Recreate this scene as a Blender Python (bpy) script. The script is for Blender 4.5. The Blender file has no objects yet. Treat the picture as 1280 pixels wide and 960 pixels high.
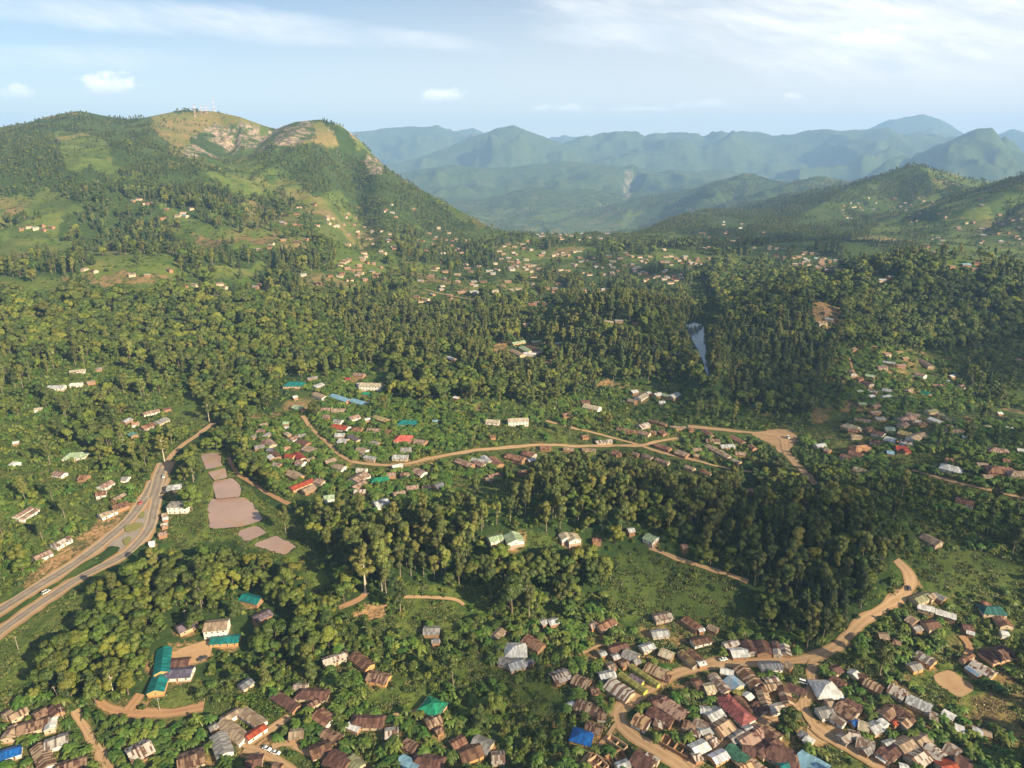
import bpy, math, random
import numpy as np
R = math.radians
rng = np.random.default_rng(7)
random.seed(7)
scene = bpy.context.scene
C = scene.collection

# ------------------------------------------------------------------ camera model
F = 853.0
PITCH = math.atan(295.0 / F)
CAMZ = 260.0
cp, sp = math.cos(PITCH), math.sin(PITCH)

def pix_dir(px, py):
    u = (np.asarray(px, float) - 640.0) / F
    v = (480.0 - np.asarray(py, float)) / F
    return u, cp + v * sp, -sp + v * cp

def project(x, y, z):
    dx, dy, dz = x, y, z - CAMZ
    f = dy * cp - dz * sp
    up = dy * sp + dz * cp
    f = np.where(f < 1, 1, f)
    return 640 + F * dx / f, 480 - F * up / f, f

def on_plane(px, py, z=0.0):
    dx, dy, dz = pix_dir(px, py)
    t = (z - CAMZ) / dz
    return dx * t, dy * t

def at_dist(px, py, r):
    dx, dy, dz = pix_dir(px, py)
    h = np.hypot(dx, dy)
    return dx / h * r, dy / h * r, CAMZ + dz / h * r

# ------------------------------------------------------------------ noise
def _h(ix, iy, s):
    n = (ix.astype(np.int64) * 374761393 + iy.astype(np.int64) * 668265263 + s * 974634777) & 0x7fffffff
    n = ((n ^ (n >> 13)) * 1274126177) & 0x7fffffff
    n = n ^ (n >> 16)
    return (n & 0xffff) / 65535.0

def vnoise(x, y, s=0):
    x0 = np.floor(x); y0 = np.floor(y)
    fx = x - x0; fy = y - y0
    fx = fx * fx * fx * (fx * (fx * 6 - 15) + 10); fy = fy * fy * fy * (fy * (fy * 6 - 15) + 10)
    a = _h(x0, y0, s); b = _h(x0 + 1, y0, s); c = _h(x0, y0 + 1, s); d = _h(x0 + 1, y0 + 1, s)
    return (a + (b - a) * fx) * (1 - fy) + (c + (d - c) * fx) * fy

def fbm(x, y, scale, octs=4, s=0):
    t = 0; a = .5; n = 0
    x = x / scale; y = y / scale
    for i in range(octs):
        t = t + a * vnoise(x, y, s + i * 17); n += a; a *= .5
        x, y = x * 1.93 + y * .51 + 11.3, y * 1.93 - x * .51 + 5.7
    return t / n

def ridged(x, y, scale, octs=4, s=0):
    t = 0; a = .5; n = 0
    x = x / scale; y = y / scale
    for i in range(octs):
        t = t + a * (1 - np.abs(2 * vnoise(x, y, s + i * 13) - 1)); n += a; a *= .5
        x, y = x * 1.93 + y * .51 + 3.3, y * 1.93 - x * .51 + 7.7
    return t / n

def sstep(a, b, x):
    t = np.clip((x - a) / (b - a), 0, 1)
    return t * t * (3 - 2 * t)

# ------------------------------------------------------------------ terrain: ridge lines (picture x, y, ground distance) and their flanks
RIDGES = [
 # pts, front width, back width, front base z, back base z, exponent, roughness
 ([(-300,165,3100),(-120,168,3000),(0,160,2900),(30,156,2850),(60,145,2800),(100,138,2750),(130,144,2750),(160,149,2750),(185,146,2700),(230,137,2700),(270,139,2650),(300,146,2600),(330,157,2600),(345,161,2600),(370,152,2500),(400,149,2450),(425,156,2400),(445,171,2380),(462,190,2350),(476,209,2300),(500,222,2250),(540,244,2150),(580,266,2050),(620,287,1900),(660,294,1780)],
  2050, 1100, 15, -300, 1.35, .8),
 ([(961,303,2300),(1000,270,2600),(1062,235,3150),(1100,220,3350),(1145,204,3400),(1175,222,3300),(1212,238,3150),(1239,238,3000),(1269,221,2900),(1340,203,2800),(1500,190,2800)],
  1500, 2500, -200, -300, 1.1, .5),
 ([(740,262,5700),(800,246,5600),(864,237,5600),(931,216,5600),(980,230,5500),(1025,219,5300),(1062,229,5200),(1110,240,5000),(1200,250,5000)],
  1500, 2600, -285, -300, 1.2, 1.1),
 ([(560,268,5700),(576,260,6300),(610,250,6500),(640,240,6500),(662,236,6500),(700,238,6500),(737,238,6500),(775,246,6300)],
  1300, 1800, -300, -300, 1.2, 1.0),
 ([(480,222,8600),(520,214,8600),(561,208,8500),(600,210,8500),(650,207,8500),(700,203,8500),(745,207,8400),(775,211,8300),(790,208,8300),(808,222,8400),(850,214,8600),(900,215,8800),(960,224,9000),(1040,228,8800)],
  2200, 2600, -330, -330, 1.1, 1.3),
 ([(440,215,10500),(520,200,11000),(560,188,11000),(600,171,11000),(625,162,11000),(642,160,11000),(665,168,11000),(700,180,11000),(740,190,11000),(800,198,11000)],
  2600, 3500, -350, -350, 1.1, 1.2),
 ([(300,170,14500),(400,166,14500),(440,166,14500),(470,164,14500),(510,161,14500),(545,157,14500),(580,166,14500),(610,173,14500),(660,186,14500)],
  3600, 4000, -350, -350, 1.1, 1.2),
 ([(700,186,13000),(740,172,13000),(775,167,13000),(800,172,13000),(845,167,13000),(880,171,13000),(930,163,13000),(960,167,13000),(1000,164,13000),(1040,164,13000),(1080,165,13000),(1110,161,13000),(1130,171,13000),(1145,166,12800),(1175,180,12500),(1210,190,12500)],
  4200, 4000, -350, -350, 1.0, 1.4),
 ([(1120,212,9700),(1145,200,9600),(1165,189,9500),(1190,176,9500),(1210,165,9500),(1222,161,9500),(1240,162,9500),(1250,178,9500),(1265,190,9500),(1290,196,9500),(1340,192,9500),(1450,185,9500)],
  2600, 3000, -350, -350, 1.25, 1.1),
 ([(1040,180,18500),(1070,163,18500),(1100,154,18500),(1125,148,18500),(1150,146,18500),(1175,151,18500),(1200,163,18500),(1230,170,18500),(1260,166,18500),(1300,162,18500),(1400,170,18500)],
  5000, 4000, -400, -400, 1.0, .7),
 ([(520,176,17500),(560,166,17500),(590,163,17500),(620,172,17500),(680,175,17800),(705,170,17800),(730,176,17800),(800,182,17800)],
  5000, 4000, -400, -400, 1.0, .7),
]
def _ridge_world(pts):
    a = np.array(pts, float)
    x, y, z = at_dist(a[:, 0], a[:, 1], a[:, 2])
    return np.stack([x, y, z], 1)
RW = [_ridge_world(r[0]) for r in RIDGES]

BUMPS = []  # x, y, sx, sy, amp
def bump(px, py, sx, sy, amp, z=0):
    x, y = on_plane(px, py, z)
    BUMPS.append((float(x), float(y), sx, sy, amp))
bump(130, 800, 60, 60, 9)
bump(640, 672, 120, 52, 24)
bump(900, 690, 120, 48, 20)
bump(1060, 720, 50, 50, 14)
bump(520, 480, 120, 110, 28)
bump(780, 440, 105, 130, 56)
bump(985, 432, 120, 150, 58)
bump(1180, 390, 230, 150, 75)
bump(1330, 640, 160, 150, 36)
bump(180, 400, 240, 130, 42)
bump(560, 400, 260, 170, 22)
bump(690, 330, 260, 140, 24)
bump(1020, 330, 260, 160, 24)
_lx0, _ly0 = on_plane(-40, 790); _lx1, _ly1 = on_plane(277, 524)

def base_h(x, y):
    r = np.hypot(x, y)
    az = np.degrees(np.arctan2(x, y))
    z = (8 + 26 * sstep(650, 1100, r)) * (fbm(x, y, 260, 3, 5) - .5) + 2.5 * (fbm(x, y, 60, 3, 9) - .5)
    for bx, by, sx, sy, am in BUMPS:
        z = z + am * np.exp(-((x - bx) / sx) ** 2 - ((y - by) / sy) ** 2)
    # slope climbing west of the tarmac road
    dx, dy = _lx1 - _lx0, _ly1 - _ly0
    L = math.hypot(dx, dy)
    s = -((x - _lx0) * dy - (y - _ly0) * dx) / L
    along = ((x - _lx0) * dx + (y - _ly0) * dy) / L
    fade = sstep(-500, -100, -r + 250) if False else 1.0
    z = z + 5.5 * sstep(9, 15, s) * sstep(L * .75, L * .5, along) * sstep(-150, 0, along) + 42 * sstep(10, 260, s)
    z = z + 26 * sstep(850, 1550, r)
    r0 = 1650 + 1000 * sstep(9, 16, az)
    z = z - 330 * sstep(r0, r0 + 2900, r)
    z = z - 40 * sstep(8000, 20000, r)
    far = sstep(3500, 7000, r)
    z = z + far * 150 * (ridged(x, y, 2600, 4, 40) - .45) 
    return z

def height(x, y):
    r = np.hypot(x, y)
    z = base_h(x, y)
    for k, rd in enumerate(RIDGES):
        pts, wf, wb, zf, zb, ex, rough = rd
        P = RW[k]
        rmin = np.hypot(P[:, 0], P[:, 1]).min() - wf * 1.3
        rmax = np.hypot(P[:, 0], P[:, 1]).max() + wb * 1.3
        m = (r > rmin) & (r < rmax)
        if not m.any():
            continue
        xm, ym, rm = x[m], y[m], r[m]
        sc = wf * (.34 if k else .26)
        w = ridged(xm, ym, sc, 4, 60 + k) - .55
        w2 = fbm(xm, ym, sc * .2, 3, 160 + k) - .5
        dz = rm * (.014 if k > 3 else .005) * ((fbm(xm, ym, 260, 5, 77 + k) - .5) if k < 4 else (ridged(xm, ym, 1100, 5, 77 + k) - .58)) * sstep(0, 1, rm / 4000) if k else 0.0
        zpk = P[:, 2].max()
        zz = np.full(xm.shape, -1e4); dmin = np.full(xm.shape, 1e9); sideb = np.ones(xm.shape)
        for i in range(len(P) - 1):
            ax, ay, az_ = P[i]; bx, by, bz_ = P[i + 1]
            ex_, ey_ = bx - ax, by - ay
            l2 = ex_ * ex_ + ey_ * ey_
            u0 = ((xm - ax) * ex_ + (ym - ay) * ey_) / l2
            u = np.clip(u0, 0, 1)
            side = (ex_ * (ym - ay) - ey_ * (xm - ax)) / math.sqrt(l2)
            d = np.hypot(side, (u0 - u) * math.sqrt(l2) * (3.4 if k == 0 else 3.0))
            zr = az_ + u * (bz_ - az_) + dz
            sd = sstep(-.08 * wf, .08 * wf, side)
            B = zf + (zb - zf) * sd
            W = (wf + (wb - wf) * sd) * np.clip((zr - zf) / (zpk - zf), .35 if k == 0 else .5, 1)
            t = d / W
            t = t - rough * (.30 if k == 0 else .42 if k < 4 else .62) * w * sstep(0, .4, t) * sstep(1.15, .55, t) - rough * .06 * w2 * sstep(0, .08, t)
            q = B + (zr - B) * np.clip(1 - t, 0, 1) ** ex - 260 * sstep(1.05, 1.6, d / W)
            zz = np.maximum(zz, q)
            c = d < dmin
            dmin = np.where(c, d, dmin); sideb = np.where(c, np.sign(side), sideb)
        if k == 0:   # granite bluffs under the summits of the near mountain
            azm = np.degrees(np.arctan2(xm, ym))
            cl = np.exp(-((azm + 21.2) / 3.2) ** 2) * 1.0 + np.exp(-((azm + 12.6) / 1.6) ** 2) * 1.2
            fr = (sideb < 0)
            zz = zz - cl * 34 * sstep(40, 150, dmin + 70 * w2) * sstep(900, 200, dmin) * fr
            zz = zz - cl * 30 * sstep(8, 50, dmin) * sstep(900, 200, dmin) * fr
        if k == 4:
            azm = np.degrees(np.arctan2(xm, ym))
            zz = zz - np.exp(-((azm - 9.6) / .7) ** 2) * 150 * sstep(60, 300, dmin) * sstep(1500, 600, dmin) * (sideb < 0)
        kk = 14 + .02 * (wf)
        a = z[m]
        hh = np.clip(.5 + .5 * (zz - a) / kk, 0, 1)
        z[m] = a + (zz - a) * hh + kk * hh * (1 - hh) * .6
    return z

# polar grid: the one sheet of ground
AZ = np.concatenate([np.arange(-180, -56, 3.0), np.arange(-56, 56.001, 0.115), np.arange(58, 180.1, 3.0)])
AZ[-1] = 180.0
_r = [45.0]
while _r[-1] < 19300:
    q = _r[-1]
    _r.append(q * (1 + (.0062 if q < 1100 else .0034 if q < 3200 else .0042 if q < 6500 else .007)))
RR = np.array(_r)
azr = np.radians(AZ)
GX = RR[:, None] * np.sin(azr)[None, :]
GY = RR[:, None] * np.cos(azr)[None, :]
GZ = height(GX.ravel(), GY.ravel()).reshape(GX.shape)
GZ[:, 0] = GZ[:, -1]
# level the water surfaces (picture outlines -> ground)
def ground_xy(px, py, z):
    return on_plane(px, py, z)

LR0 = math.log(45.0)
def ground_z(x, y):
    x = np.asarray(x, float); y = np.asarray(y, float)
    r = np.maximum(np.hypot(x, y), 46.0)
    a = np.degrees(np.arctan2(x, y))
    j = np.clip(np.searchsorted(AZ, a) - 1, 0, len(AZ) - 2)
    fa = (a - AZ[j]) / (AZ[j + 1] - AZ[j])
    i = np.clip(np.searchsorted(RR, r) - 1, 0, len(RR) - 2)
    fr = (r - RR[i]) / (RR[i + 1] - RR[i])
    fr = np.clip(fr, 0, 1)
    return (GZ[i, j] * (1 - fr) + GZ[i + 1, j] * fr) * (1 - fa) + (GZ[i, j + 1] * (1 - fr) + GZ[i + 1, j + 1] * fr) * fa

def cast(px, py, off=0.0):
    """picture points -> points on the ground (raised by off)"""
    px = np.atleast_1d(np.asarray(px, float)); py = np.atleast_1d(np.asarray(py, float))
    dx, dy, dz = pix_dir(px, py)
    h = np.hypot(dx, dy); sl = dz / h
    a = np.degrees(np.arctan2(dx, dy))
    j = np.clip(np.searchsorted(AZ, a) - 1, 0, len(AZ) - 2)
    fa = (a - AZ[j]) / (AZ[j + 1] - AZ[j])
    out = np.zeros((len(px), 3))
    for n in range(len(px)):
        col = GZ[:, j[n]] * (1 - fa[n]) + GZ[:, j[n] + 1] * fa[n] + off
        ray = CAMZ + sl[n] * RR
        dd = ray - col
        dd[RR < 120] = 1
        idx = np.argmax(dd < 0)
        if dd[idx] >= 0:
            idx = len(RR) - 1
        i0 = max(idx - 1, 0)
        t = dd[i0] / (dd[i0] - dd[idx]) if idx > 0 and dd[i0] != dd[idx] else 0
        r = RR[i0] + t * (RR[idx] - RR[i0])
        out[n] = (dx[n] / h[n] * r, dy[n] / h[n] * r, CAMZ + sl[n] * r)
    return out

def inpoly(x, y, poly):
    c = np.zeros(np.shape(x), bool)
    n = len(poly)
    for i in range(n):
        x0, y0 = poly[i]; x1, y1 = poly[(i + 1) % n]
        if y0 == y1:
            continue
        m = ((y0 > y) != (y1 > y)) & (x < (x1 - x0) * (y - y0) / (y1 - y0) + x0)
        c ^= m
    return c

# ------------------------------------------------------------------ helpers
def tag(o, label=None, cat=None, group=None, kind=None):
    if label: o['label'] = label
    if cat: o['category'] = cat
    if group: o['group'] = group
    if kind: o['kind'] = kind
    return o

def new_mesh(name, verts, faces, mats=(), mat_idx=None, smooth=False):
    me = bpy.data.meshes.new(name)
    v = np.asarray(verts, np.float32)
    if isinstance(faces, np.ndarray) and faces.ndim == 2:
        nf, k = faces.shape
        me.vertices.add(len(v)); me.vertices.foreach_set('co', v.ravel())
        me.loops.add(nf * k); me.loops.foreach_set('vertex_index', faces.astype(np.int32).ravel())
        me.polygons.add(nf)
        me.polygons.foreach_set('loop_start', np.arange(0, nf * k, k, dtype=np.int32))
        me.update(calc_edges=True)
    else:
        me.from_pydata([tuple(map(float, p)) for p in verts], [], [tuple(f) for f in faces])
        me.update()
    for m in mats:
        me.materials.append(m)
    if mat_idx is not None:
        me.polygons.foreach_set('material_index', np.asarray(mat_idx, np.int32))
    if smooth:
        me.polygons.foreach_set('use_smooth', np.ones(len(me.polygons), bool))
    return me

def link(name, me, parent=None, loc=(0, 0, 0), rz=0.0):
    o = bpy.data.objects.new(name, me)
    C.objects.link(o)
    o.location = loc
    o.rotation_euler = (0, 0, rz)
    if parent is not None:
        o.parent = parent
    return o

class NT:
    """small node-tree writer"""
    def __init__(self, tree):
        self.t = tree; self.n = tree.nodes; self.l = tree.links
    def add(self, typ, ins=None, **props):
        nd = self.n.new(typ)
        for k, v in props.items():
            setattr(nd, k, v)
        for k, v in (ins or {}).items():
            s = nd.inputs[k]
            if hasattr(v, 'is_output') or isinstance(v, bpy.types.NodeSocket):
                self.l.new(v, s)
            else:
                s.default_value = v
        return nd
    def math(self, op, a, b=0.0, c=None):
        nd = self.add('ShaderNodeMath', {0: a, 1: b}, operation=op)
        if c is not None:
            if isinstance(c, bpy.types.NodeSocket): self.l.new(c, nd.inputs[2])
            else: nd.inputs[2].default_value = c
        return nd.outputs[0]
    def mix(self, f, a, b):
        nd = self.add('ShaderNodeMix', None, data_type='RGBA')
        for s, v in ((nd.inputs[0], f), (nd.inputs[6], a), (nd.inputs[7], b)):
            if isinstance(v, bpy.types.NodeSocket): self.l.new(v, s)
            else: s.default_value = (*v, 1) if isinstance(v, (tuple, list)) and len(v) == 3 else v
        return nd.outputs[2]
    def ramp(self, f, stops, interp='LINEAR'):
        nd = self.add('ShaderNodeValToRGB', {0: f})
        cr = nd.color_ramp; cr.interpolation = interp
        while len(cr.elements) < len(stops): cr.elements.new(.5)
        for e, (p, c) in zip(cr.elements, stops):
            e.position = p; e.color = (*c, 1) if len(c) == 3 else c
        return nd.outputs[0]
    def noise(self, vec, scale, detail=3.0, rough=.55):
        nd = self.add('ShaderNodeTexNoise', {'Scale': scale, 'Detail': detail, 'Roughness': rough})
        if vec is not None: self.l.new(vec, nd.inputs['Vector'])
        return nd.outputs['Fac']

def material(name, build, disp=None):
    m = bpy.data.materials.new(name)
    m.use_nodes = True
    t = NT(m.node_tree)
    t.n.clear()
    out = t.n.new('ShaderNodeOutputMaterial')
    sh = build(t)
    t.l.new(sh, out.inputs['Surface'])
    return m

def principled(t, col, rough=.8, spec=.3, normal=None, **kw):
    ins = {'Base Color': (*col, 1) if isinstance(col, (tuple, list)) and len(col) == 3 else col, 'Roughness': rough, 'Specular IOR Level': spec}
    ins.update(kw)
    nd = t.add('ShaderNodeBsdfPrincipled', ins)
    if normal is not None: t.l.new(normal, nd.inputs['Normal'])
    return nd.outputs[0]

# ------------------------------------------------------------------ world, sun, camera, haze
SUN_EL, SUN_TO = R(26.0), (0.80, -0.60)      # sun stands to the right and a little behind the camera
def make_light():
    w = bpy.data.worlds.new("World"); scene.world = w; w.use_nodes = True
    t = NT(w.node_tree); t.n.clear()
    out = t.n.new('ShaderNodeOutputWorld')
    sky = t.add('ShaderNodeTexSky', None, sky_type='NISHITA', sun_disc=False)
    sky.sun_elevation = SUN_EL
    sky.sun_rotation = math.atan2(SUN_TO[0], SUN_TO[1])
    sky.altitude = 1400; sky.air_density = 1.0; sky.dust_density = 1.6; sky.ozone_density = 1.0
    tc = t.add('ShaderNodeTexCoord').outputs['Generated']
    sep = t.add('ShaderNodeSeparateXYZ', {0: tc})
    X, Y, Z = sep.outputs
    yy = t.math('MAXIMUM', Y, .05)
    pu = t.math('DIVIDE', X, yy); pv = t.math('DIVIDE', Z, yy)
    def blob(cx, cy, a_, b_, tilt=0.0):
        dx, dy, dz = pix_dir(cx, cy)
        du = t.math('SUBTRACT', pu, float(dx / dy)); dv = t.math('SUBTRACT', pv, float(dz / dy))
        dv = t.math('MULTIPLY_ADD', du, tilt, dv)
        return t.math('ADD', t.math('POWER', t.math('ABSOLUTE', t.math('DIVIDE', du, a_ / F)), 2.0), t.math('POWER', t.math('ABSOLUTE', t.math('DIVIDE', dv, b_ / F)), 2.0))
    # whitening of the air low down and to the right
    veil = t.math('MULTIPLY_ADD', pu, .46, t.math('MULTIPLY_ADD', pv, -3.0, .74))
    veil = t.math('MINIMUM', t.math('MAXIMUM', veil, .06), .92)
    back = t.math('GREATER_THAN', Y, .05)
    veil = t.mix(back, (.3,) * 3, veil)
    col = t.mix(veil, sky.outputs[0], (10.0, 9.6, 9.2))
    # high streaky cloud
    wv = t.noise(t.add('ShaderNodeCombineXYZ', {0: pu, 1: pv, 2: 2.0}).outputs[0], 2.5, 3)
    cv = t.add('ShaderNodeCombineXYZ', {0: t.math('MULTIPLY', pu, .55), 1: t.math('MULTIPLY_ADD', wv, .22, t.math('MULTIPLY_ADD', pu, .42, t.math('MULTIPLY', pv, 2.4))), 2: 0.0}).outputs[0]
    n1 = t.noise(cv, 5.5, 8, .62)
    n2 = t.noise(cv, 15.0, 6, .6)
    cir = None
    for cx, cy, a_, b_, tl, k in ((1060, 15, 400, 78, .05, .95), (820, 42, 150, 26, .0, .8), (1220, 60, 200, 50, 0, .7), (250, 28, 330, 22, .07, .75), (500, 45, 150, 12, .1, .5), (60, 70, 240, 14, .02, .35)):
        e = blob(cx, cy, a_, b_, tl)
        q = t.math('MULTIPLY', t.ramp(t.math('SUBTRACT', t.math('MULTIPLY_ADD', n1, 2.7, -.55), t.math('MULTIPLY', e, .8)), [(.05, (0,) * 3), (1.0, (1,) * 3)]), k)
        cir = q if cir is None else t.math('MAXIMUM', cir, q)
    cc = t.mix(t.ramp(n2, [(.35, (0,) * 3), (.65, (1,) * 3)]), (7.6, 8.1, 8.8), (12.2, 11.8, 11.0))
    col = t.mix(t.math('MULTIPLY', cir, .85), col, cc)
    # small fair weather clouds low over the hills: billowed tops, greyer flat bases
    pc = t.add('ShaderNodeCombineXYZ', {0: pu, 1: t.math('MULTIPLY', pv, 1.7), 2: 0.0}).outputs[0]
    pn = t.noise(pc, 42, 8, .7)
    for cx, cy, a_, b_, k in ((135,107,38,17,.8),(20,116,24,12,.5),(552,121,30,11,.62),(700,136,38,6,.42),(795,137,50,4,.34),(880,131,44,7,.24),(1082,50,42,12,.6),(993,121,14,6,.45)):
        e = blob(cx, cy, a_, b_)
        q = t.math('MULTIPLY', t.ramp(t.math('SUBTRACT', t.math('MULTIPLY_ADD', pn, 4.6, -1.35), e), [(.0, (0,) * 3), (.95, (1,) * 3)]), k)
        zc = float(pix_dir(cx, cy)[2] / pix_dir(cx, cy)[1])
        up = t.ramp(t.math('MULTIPLY_ADD', t.math('SUBTRACT', pv, zc), F / b_ * .5, .5), [(.2, (8, 8.4, 9.2)), (.6, (15, 14.2, 13.2))])
        col = t.mix(t.math('MULTIPLY', q, .9), col, up)
    bg = t.add('ShaderNodeBackground', {'Color': col, 'Strength': 0.051})
    t.l.new(bg.outputs[0], out.inputs['Surface'])
    sd = bpy.data.lights.new('sun', 'SUN'); sd.energy = SUN_E; sd.angle = R(0.6); sd.color = (1.0, .84, .56)
    so = bpy.data.objects.new('sun', sd); C.objects.link(so)
    from mathutils import Vector
    d = Vector((-SUN_TO[0] * math.cos(SUN_EL), -SUN_TO[1] * math.cos(SUN_EL), -math.sin(SUN_EL)))
    so.rotation_euler = d.to_track_quat('-Z', 'Y').to_euler()
    so.location = (300, -200, 700)
    cd = bpy.data.cameras.new('camera'); co = bpy.data.objects.new('camera', cd); C.objects.link(co)
    cd.sensor_width = 36; cd.lens = F / 1280 * 36; cd.clip_start = 1; cd.clip_end = 80000
    co.location = (0, 0, CAMZ); co.rotation_euler = (R(90) - PITCH, 0, 0)
    scene.camera = co
SUN_E = 5.0
HAZE_D = 0.72e-4
def make_haze():
    x0, x1, y0, y1, z0, z1 = -19900, 19900, -19900, 19900, float(GZ.min()) - 1.0, float(GZ.max()) + 25
    v = [(x, y, z) for z in (z0, z1) for y in (y0, y1) for x in (x0, x1)]
    f = [(0, 2, 3, 1), (4, 5, 7, 6), (0, 1, 5, 4), (1, 3, 7, 5), (3, 2, 6, 7), (2, 0, 4, 6)]
    m = bpy.data.materials.new('haze_air'); m.use_nodes = True
    t = NT(m.node_tree); t.n.clear()
    out = t.n.new('ShaderNodeOutputMaterial')
    vol = t.add('ShaderNodeVolumePrincipled', {'Color': (.36, .60, 1.0, 1), 'Density': HAZE_D, 'Anisotropy': 0.0})
    t.l.new(vol.outputs[0], out.inputs['Volume'])
    o = link('haze', new_mesh('haze', v, f, [m]))
    tag(o, kind='stuff', label='thin blue haze lying between the camera and the far mountains')

def build_shade_clouds():
    """unseen broken cumulus, added right of and behind the camera to dapple the valley with shade"""
    def b(t):
        d = t.add('ShaderNodeBsdfDiffuse', {'Color': (.9, .9, .9, 1)}).outputs[0]
        tl = t.add('ShaderNodeBsdfTranslucent', {'Color': (.9, .9, .9, 1)}).outputs[0]
        tr = t.add('ShaderNodeBsdfTransparent').outputs[0]
        return t.add('ShaderNodeMixShader', {0: .76, 1: t.add('ShaderNodeMixShader', {0: .5, 1: d, 2: tl}).outputs[0], 2: tr}).outputs[0]
    m = material('shade_cloud_vapour', b)
    top = float(GZ.max()) + 25
    zc = top + 420
    for i, (px, py, rad, lab) in enumerate(SHADE_CLOUDS):
        p = cast(px, py)[0]
        k = (zc - p[2]) / math.tan(SUN_EL)
        cx, cy = p[0] + SUN_TO[0] * k, p[1] + SUN_TO[1] * k
        rg = np.random.default_rng(40 + i)
        V = []; Fc = []
        import bmesh
        bm = bmesh.new()
        for _ in range(10):
            a = rg.uniform(0, 6.28); q = rad * math.sqrt(rg.random())
            r = rad * rg.uniform(.16, .40)
            n0 = len(bm.verts)
            res = bmesh.ops.create_icosphere(bm, subdivisions=3, radius=1.0)
            for v in res['verts']:
                c = v.co
                w = 1 + .35 * math.sin(c.x * 5 + i) * math.cos(c.y * 6 + _) * math.sin(c.z * 5 + 2)
                v.co = (c.x * r * w + q * math.cos(a), c.y * r * w + q * math.sin(a), max(c.z, -.25) * r * .45 * w)
        me = bpy.data.meshes.new('cloud'); bm.to_mesh(me); bm.free(); me.materials.append(m)
        me.polygons.foreach_set('use_smooth', np.ones(len(me.polygons), bool))
        o = link('cloud', me, None, (cx, cy, zc)); tag(o, lab, None, None, 'stuff')
SHADE_CLOUDS = [(1010, 690, 85, 'unseen white cloud added to shade the valley'), (900, 620, 110, 'unseen white cloud added to shade the valley'), (960, 450, 190, 'unseen white cloud added to shade the valley'), (1190, 420, 260, 'unseen white cloud added to shade the valley'), (620, 880, 45, 'unseen white cloud added to shade the valley'), (820, 330, 120, 'unseen white cloud added to shade the valley'), (1000, 300, 420, 'unseen white cloud added to shade the valley'), (1290, 600, 100, 'unseen white cloud added to shade the valley')]  # ground spots to darken; an out-of-view cloud is added up-sun of each
def settings():
    scene.render.engine = 'CYCLES'
    c = scene.cycles
    c.max_bounces = 4; c.diffuse_bounces = 2; c.glossy_bounces = 2; c.transmission_bounces = 2; c.transparent_max_bounces = 12
    c.volume_bounces = 1
    c.use_denoising = True
    try:
        c.denoiser = 'OPENIMAGEDENOISE'; c.denoising_input_passes = 'RGB_ALBEDO_NORMAL'; c.denoising_prefilter = 'ACCURATE'
    except Exception:
        pass
    c.use_adaptive_sampling = False
    c.sample_clamp_indirect = 4
    v = scene.view_settings
    v.view_transform = 'Standard'; v.look = 'None'; v.gamma = 1; v.exposure = EXPO; v.use_curve_mapping = False
    scene.render.resolution_x = 1024; scene.render.resolution_y = 768
EXPO = 1.3

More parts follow.
